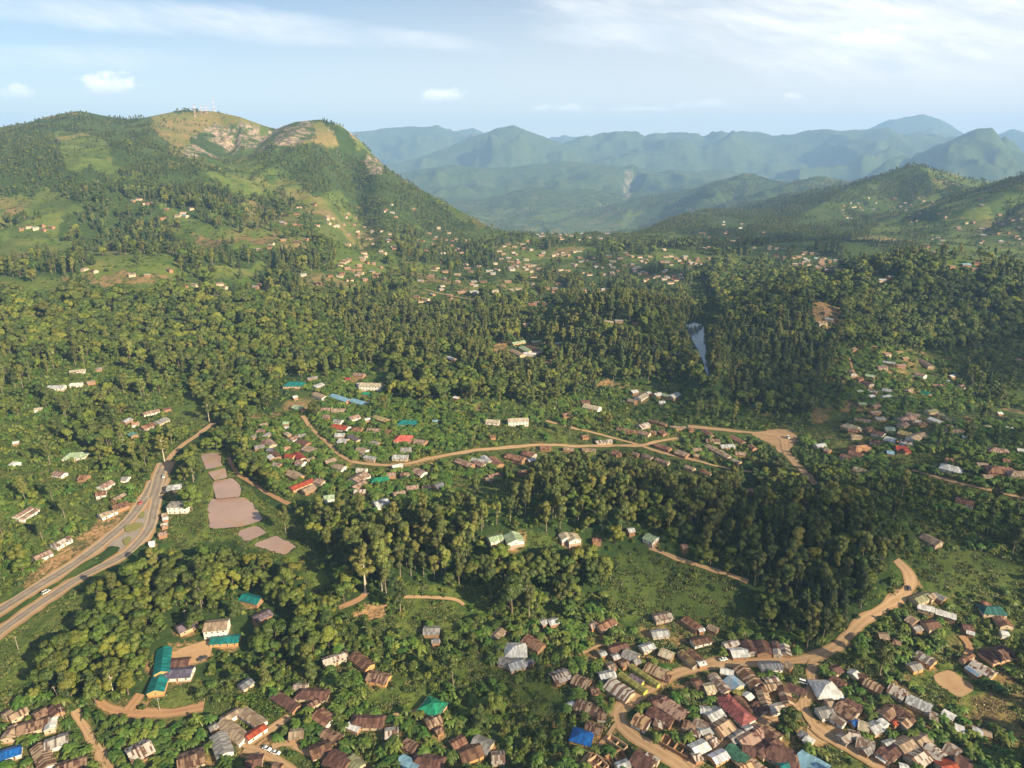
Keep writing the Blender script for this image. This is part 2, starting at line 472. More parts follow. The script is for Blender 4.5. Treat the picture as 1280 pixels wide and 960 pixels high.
# ------------------------------------------------------------------ roads, water (picture outlines)
ROADS = [  # name, kind, width m, points, label
 ('road', 'tar', 8, [(-60,800),(0,763),(32,742),(62,724),(100,700),(130,677),(160,651),(180,625),(194,600)], 'grey tarmac road running beside the orange cut bank'),
 ('road', 'tar', 7.2, [(205,598),(197,618),(192,640),(188,657),(177,673),(163,688),(148,698),(122,711),(100,722),(75,738),(40,761),(0,790),(-50,830)], 'grey tarmac road running below the grassy strip beside the meadow'),
 ('road', 'tar', 9, [(206,578),(200,592),(197,604),(191,622)], 'tarmac road coming out from under the roadside trees'),
 ('road', 'dirt', 5.5, [(204,585),(214,570),(225,559),(252,540),(268,529)], 'pale lane leading from the tarmac road into the trees'),
 ('road', 'dirt', 7.6, [(900,990),(860,962),(825,941),(800,926),(782,912),(773,900),(776,888),(800,870),(840,845),(880,832),(920,827),(970,828),(1010,824),(1040,811),(1070,785),(1095,765),(1125,748),(1138,734),(1136,716),(1120,700)], 'wide brown dirt road bending round the rusty village'),
 ('road', 'dirt', 6.5, [(1020,606),(1012,597),(995,580),(982,562),(979,549),(962,543),(930,540),(898,537),(860,533)], 'pale dirt road curving down from the wide junction'),
 ('road', 'dirt', 5, [(440,577),(460,580),(490,582),(512,579),(550,571),(587,564),(620,561),(650,558),(675,556),(725,558),(770,557),(800,557),(825,551),(850,547)], 'dirt road along the row of tin roofed houses'),
 ('path', 'dirt', 4, [(800,557),(825,565),(850,571),(875,577),(897,583),(940,590)], 'dirt lane slanting down between two rows of houses'),
 ('path', 'dirt', 3.5, [(797,556),(750,543),(715,535),(682,526)], 'dirt lane climbing behind the grassy triangle'),
 ('path', 'dirt', 4, [(440,577),(425,569),(408,552),(392,538),(378,520)], 'dirt lane climbing through the hillside village'),
 ('path', 'red', 4, [(285,572),(298,593),(325,611),(345,622),(362,630)], 'reddish path skirting the fish ponds'),
 ('path', 'dirt', 3, [(812,684),(830,692),(850,700),(885,711),(922,722),(935,728)], 'pale path crossing the grassy slope below the wood'),
 ('path', 'dirt', 5, [(94,888),(103,905),(115,925),(130,948),(145,975)], 'straight sandy lane leading down past the banana plants'),
 ('road', 'red', 6, [(121,868),(126,880),(136,886),(155,890),(190,892),(222,889),(255,883)], 'curving red earth drive below the wooded knoll'),
 ('path', 'red', 5, [(160,888),(167,879),(176,868)], 'short drive branching up to the teal roofed school'),
 ('path', 'red', 4, [(424,761),(440,755),(452,749),(459,741)], 'short red path under the pair of pale trunks'),
 ('path', 'dirt', 4.5, [(362,896),(350,905),(338,914),(318,926),(305,936)], 'sandy track between the maize plot and the green verge'),
 ('road', 'dirt', 6, [(306,936),(325,940),(342,948),(358,960),(372,975)], 'sandy yard road by the two parked cars'),
 ('path', 'dirt', 3.5, [(340,934),(358,928),(380,938),(406,950),(425,965)], 'sandy lane beside the long grass verge'),
 ('road', 'dirt', 6, [(862,958),(886,940),(902,928),(917,919),(949,906),(982,890),(1007,878),(1012,866),(1016,852),(1014,838),(1018,828)], 'brown village street between two bends of the dirt road'),
 ('path', 'dirt', 4, [(1004,876),(1006,890),(1018,905),(1022,915)], 'dirt path round the grass patch below the white pyramid roof'),
 ('road', 'dirt', 8, [(1018,908),(1030,918),(1054,931),(1080,946),(1110,962)], 'broad trodden street along the grey roofed row'),
 ('path', 'dirt', 3.5, [(1140,588),(1165,595),(1191,602),(1228,611),(1265,620),(1300,628)], 'narrow pale lane below the spread out valley houses'),
 ('path', 'red', 4, [(1202,795),(1211,804),(1213,813),(1205,822),(1200,829)], 'winding red track above the tin roofed house'),
 ('path', 'dirt', 2.2, [(490,895),(508,893),(523,888),(535,883)], 'pale footpath reaching the green pyramid roof'),
 ('path', 'dirt', 2.2, [(722,820),(735,813),(752,806),(768,803),(775,806)], 'footpath curling above the rusty houses'),
 ('path', 'dirt', 2.2, [(720,965),(728,950),(745,935),(755,928),(762,918),(770,905)], 'footpath beside the blue pyramid roof'),
 ('path', 'red', 2.2, [(1062,448),(1066,462),(1073,472),(1090,487)], 'reddish hillside path between stepped houses'),
 ('path', 'dirt', 2.5, [(505,747),(540,747),(570,750),(580,757)], 'faint footpath over the shaded meadow'),
 ('path', 'dirt', 3.5, [(532,362),(550,367),(575,372),(600,375),(620,377)], 'pale dirt bank road below the far hillside village'),
 ('path', 'red', 2.5, [(1030,385),(1032,400),(1034,412)], 'red track climbing through trees beside white sheds'),
]
_sh = [('road_shoulder', 'dirt', r[2] + 3.6, r[3], 'dusty tan shoulder of the ' + ('upper' if i == 0 else 'lower' if i == 1 else 'shaded') + ' tarmac road') for i, r in enumerate(ROADS[:3])]
ROADS = _sh + ROADS
APRONS = [
 ('road_apron', [(196,594),(209,596),(203,620),(200,645),(193,664),(180,678),(163,692),(148,703),(140,698),(152,684),(138,682),(120,690),(112,694),(128,676),(150,658),(166,643),(180,622)], 'pale worn tarmac round the teardrop traffic island'),
 ('junction_apron', [(936,541),(955,539),(975,536),(990,538),(997,545),(992,556),(984,566),(972,566),(968,556),(950,549)], 'wide sandy junction where three dirt roads meet'),
 ('market_yard', [(1010,902),(1024,908),(1046,906),(1062,920),(1056,936),(1036,928),(1018,932),(1008,918)], 'trodden sandy yard among the tin roofs'),
 ('bare_plot', [(1165,846),(1172,841),(1188,837),(1192,840),(1199,845),(1218,858),(1216,864),(1200,873),(1186,864),(1183,862),(1180,864)], 'bare pale earth plot with stepped edges beside the stubble field'),
 ('school_yard', [(222,812),(240,806),(258,800),(266,808),(262,822),(246,830),(228,826),(214,822)], 'bare earth yard between the school buildings'),
]
ISLANDS = [([(155,659),(166,655),(178,654),(180,658),(170,664),(158,667)], 'teardrop traffic island with rough grass'), ([(172,648),(178,640),(181,641),(181,648)], 'small triangular traffic island'), ([(153,676),(161,671),(165,673),(161,681),(157,683)], 'rounded traffic island beside the lower road')]
PONDS = [
 [(250,568),(274,566),(278,582),(258,587)],
 [(260,590),(282,585),(285,596),(267,600)],
 [(267,602),(290,598),(301,607),(299,620),(270,623)],
 [(262,631),(266,624),(304,622),(313,627),(326,650),(300,657),(263,660)],
 [(296,664),(322,657),(332,666),(308,677)],
 [(317,681),(345,670),(369,682),(355,694)],
]
LAKE = [(857,405),(868,403),(879,406),(881,422),(883,448),(887,462),(888,472),(884,472),(880,455),(872,436),(862,420)]
# grass or open land, drawn where the photograph shows it: (class, outline)
CLS = {'bald': 17, 'scrub': 0, 'broad': 1, 'euca': 2, 'grass': 3, 'dirt': 4, 'field': 5, 'village': 6, 'hill': 7, 'hillwood': 8, 'hillgrass': 9, 'dark': 10, 'bare': 11, 'garden': 12, 'rock': 13, 'maize': 14, 'water': 15, 'slope': 16}
PONDS = [[(sum(q[0] for q in p) / len(p) + (x - sum(q[0] for q in p) / len(p)) * 1.07, sum(q[1] for q in p) / len(p) + (y - sum(q[1] for q in p) / len(p)) * 1.06) for x, y in p] for p in PONDS]
ZONES = [
 ('hill', [(-400,-200),(1700,-200),(1700,380),(-400,380)]),
 ('broad', [(-400,372),(0,372),(120,362),(300,372),(430,384),(640,384),(860,350),(900,330),(1700,330),(1700,700),(-400,700)]),
 ('hillwood', [(-400,170),(0,160),(60,140),(130,142),(190,150),(215,190),(215,245),(150,262),(60,248),(-400,250)]),
 ('hillwood', [(195,205),(300,218),(330,232),(255,272),(205,258)]),
 ('hillwood', [(350,160),(440,160),(500,222),(600,285),(560,292),(480,272),(410,240),(360,215)]),
 ('hillwood', [(90,262),(190,252),(210,300),(130,312),(50,302)]),
 ('hillwood', [(235,318),(330,310),(380,330),(372,366),(230,366)]),
 ('hillwood', [(-200,312),(120,322),(110,346),(-200,350)]),
 ('hillwood', [(520,300),(620,310),(640,350),(560,350)]),
 ('hillwood', [(700,345),(860,330),(860,380),(700,385)]),
 ('hillwood', [(780,235),(960,222),(1100,240),(1010,300),(960,305),(800,290)]),
 ('hillgrass', [(-200,240),(75,242),(90,275),(-200,282)]),
 ('hillgrass', [(205,272),(258,276),(345,298),(338,310),(250,311),(208,292)]),
 ('hillgrass', [(120,312),(225,318),(228,348),(100,345)]),
 ('bald', [(165,140),(230,130),(335,150),(350,178),(300,174),(240,190),(215,180),(190,165)]),
 ('bald', [(345,150),(400,140),(440,160),(445,185),(400,180),(350,178)]),
 ('hillgrass', [(270,218),(345,228),(335,246),(268,240)]),
 ('hillgrass', [(-200,346),(90,346),(75,364),(-200,364)]),
 ('hillgrass', [(350,225),(420,245),(400,262),(350,250)]),
 ('hillgrass', [(280,196),(330,200),(360,215),(300,222)]),
 ('hillgrass', [(250,330),(330,328),(320,348),(250,350)]),
 ('hillgrass', [(400,275),(470,285),(470,300),(400,296)]),
 ('hillgrass', [(0,290),(70,300),(90,312),(0,318)]),
 ('hillgrass', [(1185,292),(1400,288),(1400,326),(1190,326)]),
 ('hillgrass', [(1070,285),(1120,280),(1110,300),(1075,302)]),
 ('hillgrass', [(690,270),(800,268),(790,290),(700,292)]),
 ('hillwood', [(980,236),(1100,215),(1150,200),(1160,235),(1060,300),(1000,304)]),
 ('hillwood', [(200,126),(262,126),(262,141),(205,143)]),
 ('hillwood', [(385,136),(430,138),(430,157),(385,155)]),
 ('rock', [(240,178),(262,160),(300,152),(345,163),(352,184),(310,190),(270,200),(235,200)]),
 ('rock', [(346,150),(400,143),(408,168),(400,176),(350,180)]),
 ('rock', [(420,150),(442,160),(482,205),(480,218),(458,216),(438,196),(424,176)]),
 ('hillgrass', [(64,165),(100,162),(150,205),(160,225),(120,215),(80,190)]),
 ('rock', [(778,212),(792,210),(790,240),(778,238)]),
 ('euca', [(430,384),(860,352),(880,350),(870,500),(700,500),(600,470),(480,455),(430,420)]),
 ('slope', [(855,350),(885,345),(890,400),(880,404),(858,404)]),
 ('dark', [(890,395),(1010,395),(1060,440),(1055,500),(900,500),(888,470)]),
 ('slope', [(1190,440),(1400,400),(1400,560),(1270,540),(1200,500)]),
 ('scrub', [(-400,440),(120,440),(245,470),(245,530),(215,560),(205,600),(170,640),(100,690),(0,755),(-400,900)]),
 ('garden', [(-400,640),(0,590),(70,585),(190,600),(150,650),(90,690),(0,745),(-400,900)]),
 ('village', [(300,500),(340,520),(385,470),(480,455),(490,500),(620,505),(640,560),(620,610),(540,640),(400,640),(350,625),(310,560)]),
 ('garden', [(600,500),(700,500),(740,480),(860,480),(880,500),(1000,520),(1060,600),(980,590),(900,610),(620,610)]),
 ('village', [(1050,430),(1190,440),(1200,500),(1400,520),(1400,620),(1180,620),(1060,600),(1010,540)]),
 ('garden', [(1050,600),(1400,620),(1400,740),(1160,740),(1110,680)]),
 ('slope', [(1120,690),(1400,700),(1400,760),(1200,750),(1140,735)]),
 ('broad', [(350,630),(420,640),(540,640),(620,605),(760,600),(960,610),(1060,640),(1115,690),(1110,760),(1040,800),(960,790),(900,740),(700,745),(600,730),(500,740),(420,760),(380,730),(350,680)]),
 ('euca', [(385,640),(560,650),(600,600),(760,610),(900,620),(950,680),(930,720),(800,680),(640,690),(560,740),(470,745),(400,700)]),
 ('dark', [(640,565),(760,570),(960,590),(1050,640),(1110,700),(1095,760),(1030,800),(960,780),(930,730),(950,670),(900,640),(760,625),(640,610)]),
 ('broad', [(90,745),(150,705),(215,690),(260,700),(330,690),(395,720),(430,780),(420,830),(300,830),(250,860),(180,870),(60,875),(15,865),(40,810)]),
 ('garden', [(415,760),(520,780),(600,760),(760,770),(760,870),(720,960),(520,960),(560,880),(420,840)]),
 ('village', [(0,870),(120,880),(300,860),(430,850),(540,880),(560,930),(620,975),(-400,1100),(-400,870)]),
 ('village', [(590,790),(760,760),(960,790),(1040,830),(1120,780),(1290,760),(1700,900),(1700,1200),(700,1200),(690,830),(600,850)]),
 ('garden', [(1090,760),(1140,745),(1290,740),(1290,840),(1150,840),(1040,850),(1030,820)]),
 ('hillwood', [(1180,330),(1400,330),(1400,350),(1180,350)]),
 # open ground
 ('grass', [(-200,880),(0,800),(100,738),(122,744),(92,772),(58,800),(24,862),(-200,960)]),
 ('grass', [(196,690),(222,640),(250,600),(246,565),(285,562),(302,600),(332,628),(378,648),(398,700),(430,750),(400,752),(368,704),(330,692),(290,676),(255,676),(205,700)]),
 ('grass', [(214,506),(262,506),(264,524),(236,545),(214,532)]),
 ('grass', [(505,728),(600,738),(606,772),(560,790),(505,768)]),
 ('slope', [(760,700),(800,686),(925,724),(912,768),(820,782),(756,764)]),
 ('grass', [(468,850),(532,852),(532,888),(472,897),(448,872)]),
 ('grass', [(600,820),(640,850),(600,860),(560,838)]),
 ('grass', [(650,850),(710,858),(702,900),(640,888)]),
 ('grass', [(684,528),(724,542),(740,556),(684,557)]),
 ('grass', [(620,665),(680,665),(700,684),(640,690)]),
 ('grass', [(480,765),(520,770),(520,790),(470,790)]),
 ('grass', [(560,600),(640,600),(640,616),(560,616)]),
 ('grass', [(1100,573),(1180,565),(1190,586),(1110,585)]),
 ('grass', [(1080,750),(1120,730),(1116,712),(1135,706),(1120,750)]),
 ('grass', [(196,868),(250,850),(262,872),(230,886),(190,886)]),
 ('grass', [(1145,832),(1190,820),(1240,870),(1190,890),(1140,850)]),
 ('grass', [(834,822),(866,836),(850,848),(830,838)]),
 ('grass', [(868,802),(900,800),(905,818),(880,824)]),
 ('grass', [(986,835),(1010,832),(1008,850),(990,852)]),
 ('grass', [(1007,873),(1040,880),(1022,900),(1008,892)]),
 ('grass', [(1024,928),(1050,930),(1110,962),(1050,972),(1022,940)]),
 ('grass', [(342,930),(362,926),(420,975),(370,975)]),
 ('grass', [(205,610),(235,640),(225,668),(205,660)]),
 ('field', [(1196,876),(1230,866),(1272,868),(1276,905),(1250,912),(1208,912)]),
 ('maize', [(300,870),(330,858),(362,892),(330,905)]),
 ('dirt', [(1166,846),(1188,838),(1218,858),(1200,872),(1176,858)]),
 ('dirt', [(742,479),(760,474),(778,482),(770,486),(748,484)]),
 ('dirt', [(678,452),(692,450),(690,458),(676,458)]),
 ('dirt', [(612,428),(632,425),(636,445),(615,440)]),
 ('dirt', [(735,818),(765,815),(765,826),(738,830)]),
 ('dirt', [(210,805),(262,800),(266,822),(240,832),(215,825)]),
 ('dirt', [(955,536),(990,536),(998,552),(985,562),(960,556)]),
 ('dirt', [(296,918),(330,905),(352,938),(320,955),(296,945)]),
 
 ('dirt', [(1010,905),(1040,900),(1062,930),(1020,935)]),
 ('bare', [(60,700),(90,678),(155,625),(165,630),(158,640),(130,668),(100,692),(62,716),(30,735),(22,728)]),
 ('bare', [(1136,722),(1150,726),(1160,742),(1144,742)]),
 ('bare', [(240,297),(300,300),(345,296),(340,306),(250,308)]),
 ('bare', [(90,345),(160,340),(215,345),(215,352),(90,352)]),
 ('bare', [(455,752),(480,756),(480,772),(440,770)]),
 ('bare', [(1020,380),(1045,378),(1045,408),(1028,410)]),
 ('bare', [(0,262),(30,258),(30,270),(0,272)]),
]
# photograph-sized lookup (half resolution, with margins outside the frame)
MX0, MY0, MS = -400, 60, 2.0
MW, MH = int((1700 - MX0) / MS), int((1160 - MY0) / MS)
gx = MX0 + (np.arange(MW) + .5) * MS; gy = MY0 + (np.arange(MH) + .5) * MS
PXG, PYG = np.meshgrid(gx, gy)
_fw = sstep(420, 360, PYG)
wx = PXG + (14 + 46 * _fw) * (fbm(PXG, PYG, 30, 4, 301) - .5); wy = PYG + (9 + 16 * _fw) * (fbm(PXG, PYG, 30, 4, 302) - .5)
ZMAP = np.zeros((MH, MW), np.int8)
for nm, poly in ZONES:
    xs = [p[0] for p in poly]; ys = [p[1] for p in poly]
    sharp = nm in ('dirt', 'maize', 'field')
    ZMAP[inpoly(PXG if sharp else wx, PYG if sharp else wy, poly)] = CLS[nm]
KEEP = np.zeros((MH, MW), bool)      # where nothing may stand in front: roads, water, roofs
KROAD = np.zeros((MH, MW), bool)
def zlook(M, px, py, default=0):
    i = ((py - MY0) / MS).astype(int); j = ((px - MX0) / MS).astype(int)
    i = np.clip(i, 0, MH - 1); j = np.clip(j, 0, MW - 1)
    return M[i, j]
def keep_disc(px, py, r, road=False):
    i0 = int((py - r - MY0) / MS); i1 = int((py + r - MY0) / MS) + 1
    j0 = int((px - r - MX0) / MS); j1 = int((px + r - MX0) / MS) + 1
    i0 = max(i0, 0); j0 = max(j0, 0)
    sub = KEEP[i0:i1, j0:j1]
    hit = (PXG[i0:i1, j0:j1] - px) ** 2 + (PYG[i0:i1, j0:j1] - py) ** 2 < r * r
    sub |= hit
    if road: KROAD[i0:i1, j0:j1] |= hit
for poly in PONDS + [LAKE]:
    KEEP |= inpoly(PXG, PYG, poly); KROAD |= inpoly(PXG, PYG, poly)

# level the ground under each water surface
WATER = []
def level(poly, wide=6.0):
    w = cast([p[0] for p in poly], [p[1] for p in poly])
    z = float(np.median(w[:, 2]))
    P = np.array([on_plane(px, py, z) for px, py in poly])
    cx, cy = P.mean(0)
    rr = np.hypot(P[:, 0] - cx, P[:, 1] - cy).max() + wide * 3
    m = (np.abs(GX - cx) < rr) & (np.abs(GY - cy) < rr)
    xs, ys = GX[m], GY[m]
    inside = inpoly(xs, ys, [tuple(p) for p in P])
    # distance to outline
    d = np.full(xs.shape, 1e9)
    for i in range(len(P)):
        ax, ay = P[i]; bx, by = P[(i + 1) % len(P)]
        l2 = (bx - ax) ** 2 + (by - ay) ** 2
        t = np.clip(((xs - ax) * (bx - ax) + (ys - ay) * (by - ay)) / l2, 0, 1)
        d = np.minimum(d, np.hypot(xs - ax - t * (bx - ax), ys - ay - t * (by - ay)))
    d = np.where(inside, 0, d)
    f = sstep(wide * 2.2, wide * .35, d)
    zt = np.where(inside, z - 1.2, z + .35)
    GZ[m] = GZ[m] * (1 - f) + zt * f
    WATER.append((P, z))
for poly in PONDS:
    level(poly)
level(LAKE, 14.0)

# ------------------------------------------------------------------ ground sheet
VPX, VPY, VF = project(GX, GY, GZ)
VIS = (np.abs(AZ)[None, :] < 56) & (VF > 20) & (VPX > MX0) & (VPX < 1690) & (VPY > MY0) & (VPY < 1150)
VC = np.where(VIS, zlook(ZMAP, VPX, VPY), CLS['garden'])
VC = np.where(~VIS & (RR[:, None] > 1500), CLS['hill'], VC)

def ground_material():
    def b(t):
        at = t.add('ShaderNodeAttribute', None, attribute_name='cover')
        sep = t.add('ShaderNodeSeparateColor', {0: at.outputs['Color']})
        bare, open_, rock = sep.outputs
        fieldm = at.outputs['Alpha']
        pos = t.add('ShaderNodeNewGeometry').outputs['Position']
        nb = t.noise(pos, .012, 5, .6); nm = t.noise(pos, .07, 5, .65); nf = t.noise(pos, .55, 4, .65)
        nfar = t.noise(pos, .0016, 6, .6)
        # undergrowth and open grass
        und = t.mix(nm, (.018, .036, .010), (.045, .075, .020))
        gr = t.mix(t.ramp(nm, [(.38, (0,) * 3), (.62, (1,) * 3)]), (.042, .080, .014), (.120, .150, .030))
        gr = t.mix(t.ramp(nb, [(.45, (0,) * 3), (.70, (.75,) * 3)]), gr, (.15, .155, .045))
        gr = t.mix(t.ramp(nf, [(.50, (0,) * 3), (.66, (.65,) * 3)]), gr, (.028, .052, .012))
        gr = t.mix(t.ramp(t.noise(pos, .18, 6, .75), [(.60, (0,) * 3), (.70, (.6,) * 3)]), gr, (.19, .14, .06))
        col = t.mix(open_, und, gr)
        # fields far off: patches of scrub, pasture and tilled soil
        vor = t.add('ShaderNodeTexVoronoi', {'Vector': t.add('ShaderNodeMapping', {'Vector': pos, 'Scale': (.011, .017, .011), 'Rotation': (0, 0, .5)}).outputs[0], 'Scale': 1.0, 'Randomness': 1.0}, feature='F1')
        vs = t.add('ShaderNodeSeparateColor', {0: vor.outputs['Color']}).outputs[0]
        patch = t.ramp(vs, [(0, (.040, .072, .014)), (.28, (.080, .115, .022)), (.50, (.135, .165, .034)), (.70, (.20, .19, .055)), (.84, (.055, .09, .018)), (.94, (.26, .17, .085))], 'CONSTANT')
        patch = t.mix(t.ramp(nm, [(.42, (.05,) * 3), (.62, (.75,) * 3)]), patch, (.045, .075, .018))
        col = t.mix(t.math('MULTIPLY', fieldm, .8), col, patch)
        # far forest mottling
        mott = t.ramp(nfar, [(.42, (0,) * 3), (.56, (1,) * 3)])
        soil = t.mix(nm, (.30, .165, .075), (.46, .29, .15))
        soil = t.mix(t.ramp(nf, [(.4, (0,) * 3), (.7, (.6,) * 3)]), soil, (.20, .10, .05))
        weeds = t.ramp(t.math('ADD', t.math('MULTIPLY', nf, .5), t.math('MULTIPLY', nm, .6)), [(.50, (1,) * 3), (.62, (.15,) * 3)])
        col = t.mix(t.math('MULTIPLY', bare, weeds), col, soil)
        rk = t.mix(t.ramp(nm, [(.35, (0,) * 3), (.6, (1,) * 3)]), (.085, .065, .05), (.36, .275, .205))
        rk = t.mix(t.ramp(t.noise(t.add('ShaderNodeMapping', {'Vector': pos, 'Scale': (1, 1, .25)}).outputs[0], .05, 5, .7), [(.46, (0,) * 3), (.56, (1,) * 3)]), rk, (.06, .085, .03))
        nrm = t.add('ShaderNodeNewGeometry').outputs['Normal']
        nz = t.add('ShaderNodeSeparateXYZ', {0: nrm}).outputs[2]
        col = t.mix(rock, col, rk)
        bump = t.add('ShaderNodeBump', {'Height': nf, 'Strength': .5, 'Distance': .6}).outputs[0]
        bf = t.add('ShaderNodeBump', {'Height': t.noise(pos, .02, 5, .7), 'Strength': .6, 'Distance': 9.0, 'Normal': bump}).outputs[0]
        return principled(t, col, .95, .15, bf)
    return material('ground_cover', b)

def build_ground():
    nr, na = GX.shape
    v = np.stack([GX, GY, GZ], 2).reshape(-1, 3)
    ctr = np.array([[0, 0, GZ[0].mean()]])
    v = np.vstack([v, ctr])
    i = np.arange(nr - 1)[:, None]; j = np.arange(na - 1)[None, :]
    a = i * na + j
    faces = np.stack([a, a + 1, a + na + 1, a + na], 2).reshape(-1, 4)
    me = bpy.data.meshes.new('ground')
    nf = len(faces); nt = na - 1
    tri = np.stack([np.full(nt, len(v) - 1), np.arange(nt) + 1, np.arange(nt)], 1)
    me.vertices.add(len(v)); me.vertices.foreach_set('co', v.astype(np.float32).ravel())
    li = np.concatenate([faces[:, ::-1].ravel(), tri[:, ::-1].ravel()]).astype(np.int32)
    me.loops.add(len(li)); me.loops.foreach_set('vertex_index', li)
    me.polygons.add(nf + nt)
    ls = np.concatenate([np.arange(nf) * 4, nf * 4 + np.arange(nt) * 3]).astype(np.int32)
    me.polygons.foreach_set('loop_start', ls)
    me.update(calc_edges=True)
    me.polygons.foreach_set('use_smooth', np.ones(nf + nt, bool))
    c = VC
    is_ = lambda *n: np.isin(c, [CLS[k] for k in n]).astype(float)
    n1 = np.where(RR[:, None] > 1200, fbm(GX, GY, 130, 3, 70), fbm(GX, GY, 30, 3, 70)); n2 = fbm(GX, GY, 9, 2, 71)
    bare = is_('bald') * (.30 + .35 * sstep(.4, .6, n1)) + is_('dirt') * 1.0 + is_('bare') * np.where(RR[:, None] > 1100, .6, .95) + is_('village') * sstep(.48, .62, n1) * .7 + is_('garden') * sstep(.66, .8, n1) * .4 + is_('field') * .45 + is_('hill', 'hillgrass') * sstep(.62, .78, n1) * .35
    open_ = is_('grass') * (.75 + .25 * n1) + is_('slope') * .45 + is_('garden') * (.35 + .3 * n1) + is_('scrub') * .5 + is_('village') * .35 + is_('field') * .8 + is_('maize') * .3 + is_('hillgrass') * 1.0 + is_('bald') * .9 + is_('hill') * .6 + is_('hillwood') * .1
    for yx, yy, yr in YARD:
        r_ = math.hypot(yx, yy); a_ = math.degrees(math.atan2(yx, yy))
        i0 = np.searchsorted(RR, r_ - yr * 1.4); i1 = np.searchsorted(RR, r_ + yr * 1.4)
        da = math.degrees(yr * 1.4 / r_)
        j0 = np.searchsorted(AZ, a_ - da); j1 = np.searchsorted(AZ, a_ + da)
        if i1 <= i0 or j1 <= j0: continue
        dd = np.hypot(GX[i0:i1, j0:j1] - yx, GY[i0:i1, j0:j1] - yy)
        wgt = sstep(yr * 1.35, yr * .75, dd + (n2[i0:i1, j0:j1] - .5) * yr * .9) * .9
        bare[i0:i1, j0:j1] = np.maximum(bare[i0:i1, j0:j1], wgt)
    rock = is_('rock') * sstep(.40, .50, fbm(GX, GY, 60, 4, 72))
    far = sstep(1700, 2600, RR)[:, None] * np.ones_like(GX)
    fieldm = np.clip(is_('hill') * .8 + is_('hillgrass') * .35 + far * .55 * is_('hill') + far * .2, 0, 1)
    veryfar = sstep(4000, 7000, RR)[:, None]
    bare = bare * (1 - veryfar * .6); 
    fieldm = fieldm * (1 - .45 * veryfar)
    open_ = open_ * (1 - .75 * veryfar); fieldm = fieldm * (1 - .6 * veryfar); bare = bare * (1 - .5 * veryfar)
    cov = np.stack([np.clip(bare, 0, 1), np.clip(open_, 0, 1), np.clip(rock, 0, 1), fieldm], 2).reshape(-1, 4)
    cov = np.vstack([cov, [[0, .3, 0, 0]]]).astype(np.float32)
    at = me.attributes.new('cover', 'FLOAT_COLOR', 'POINT')
    at.data.foreach_set('color', cov.ravel())
    me.materials.append(ground_material())
    o = link('ground', me); tag(o, kind='structure', label='green hilly ground running from the village to the far mountains')

def road_mat(name, c0, c1, edge, wear):
    def b(t):
        pos = t.add('ShaderNodeNewGeometry').outputs['Position']
        uv = t.add('ShaderNodeAttribute', None, attribute_name='across').outputs['Fac']
        n1 = t.noise(pos, .16, 5, .65); n2 = t.noise(pos, 1.1, 4, .6)
        col = t.mix(t.ramp(n1, [(.3, (0,) * 3), (.7, (1,) * 3)]), c0, c1)
        tr = t.math('ABSOLUTE', t.math('SUBTRACT', t.math('ABSOLUTE', uv), .42))
        track = t.ramp(t.math('ADD', tr, t.math('MULTIPLY', t.math('SUBTRACT', n1, .5), .25)), [(.05, (1,) * 3), (.2, (0,) * 3)])
        col = t.mix(t.math('MULTIPLY', track, .6), col, wear)
        e = t.math('ADD', t.math('ABSOLUTE', uv), t.math('MULTIPLY', t.math('SUBTRACT', n2, .5), .5))
        col = t.mix(t.ramp(e, [(.74, (0,) * 3), (.9, (1,) * 3)]), col, edge)
        return principled(t, col, .9, .2)
    return material(name, b)

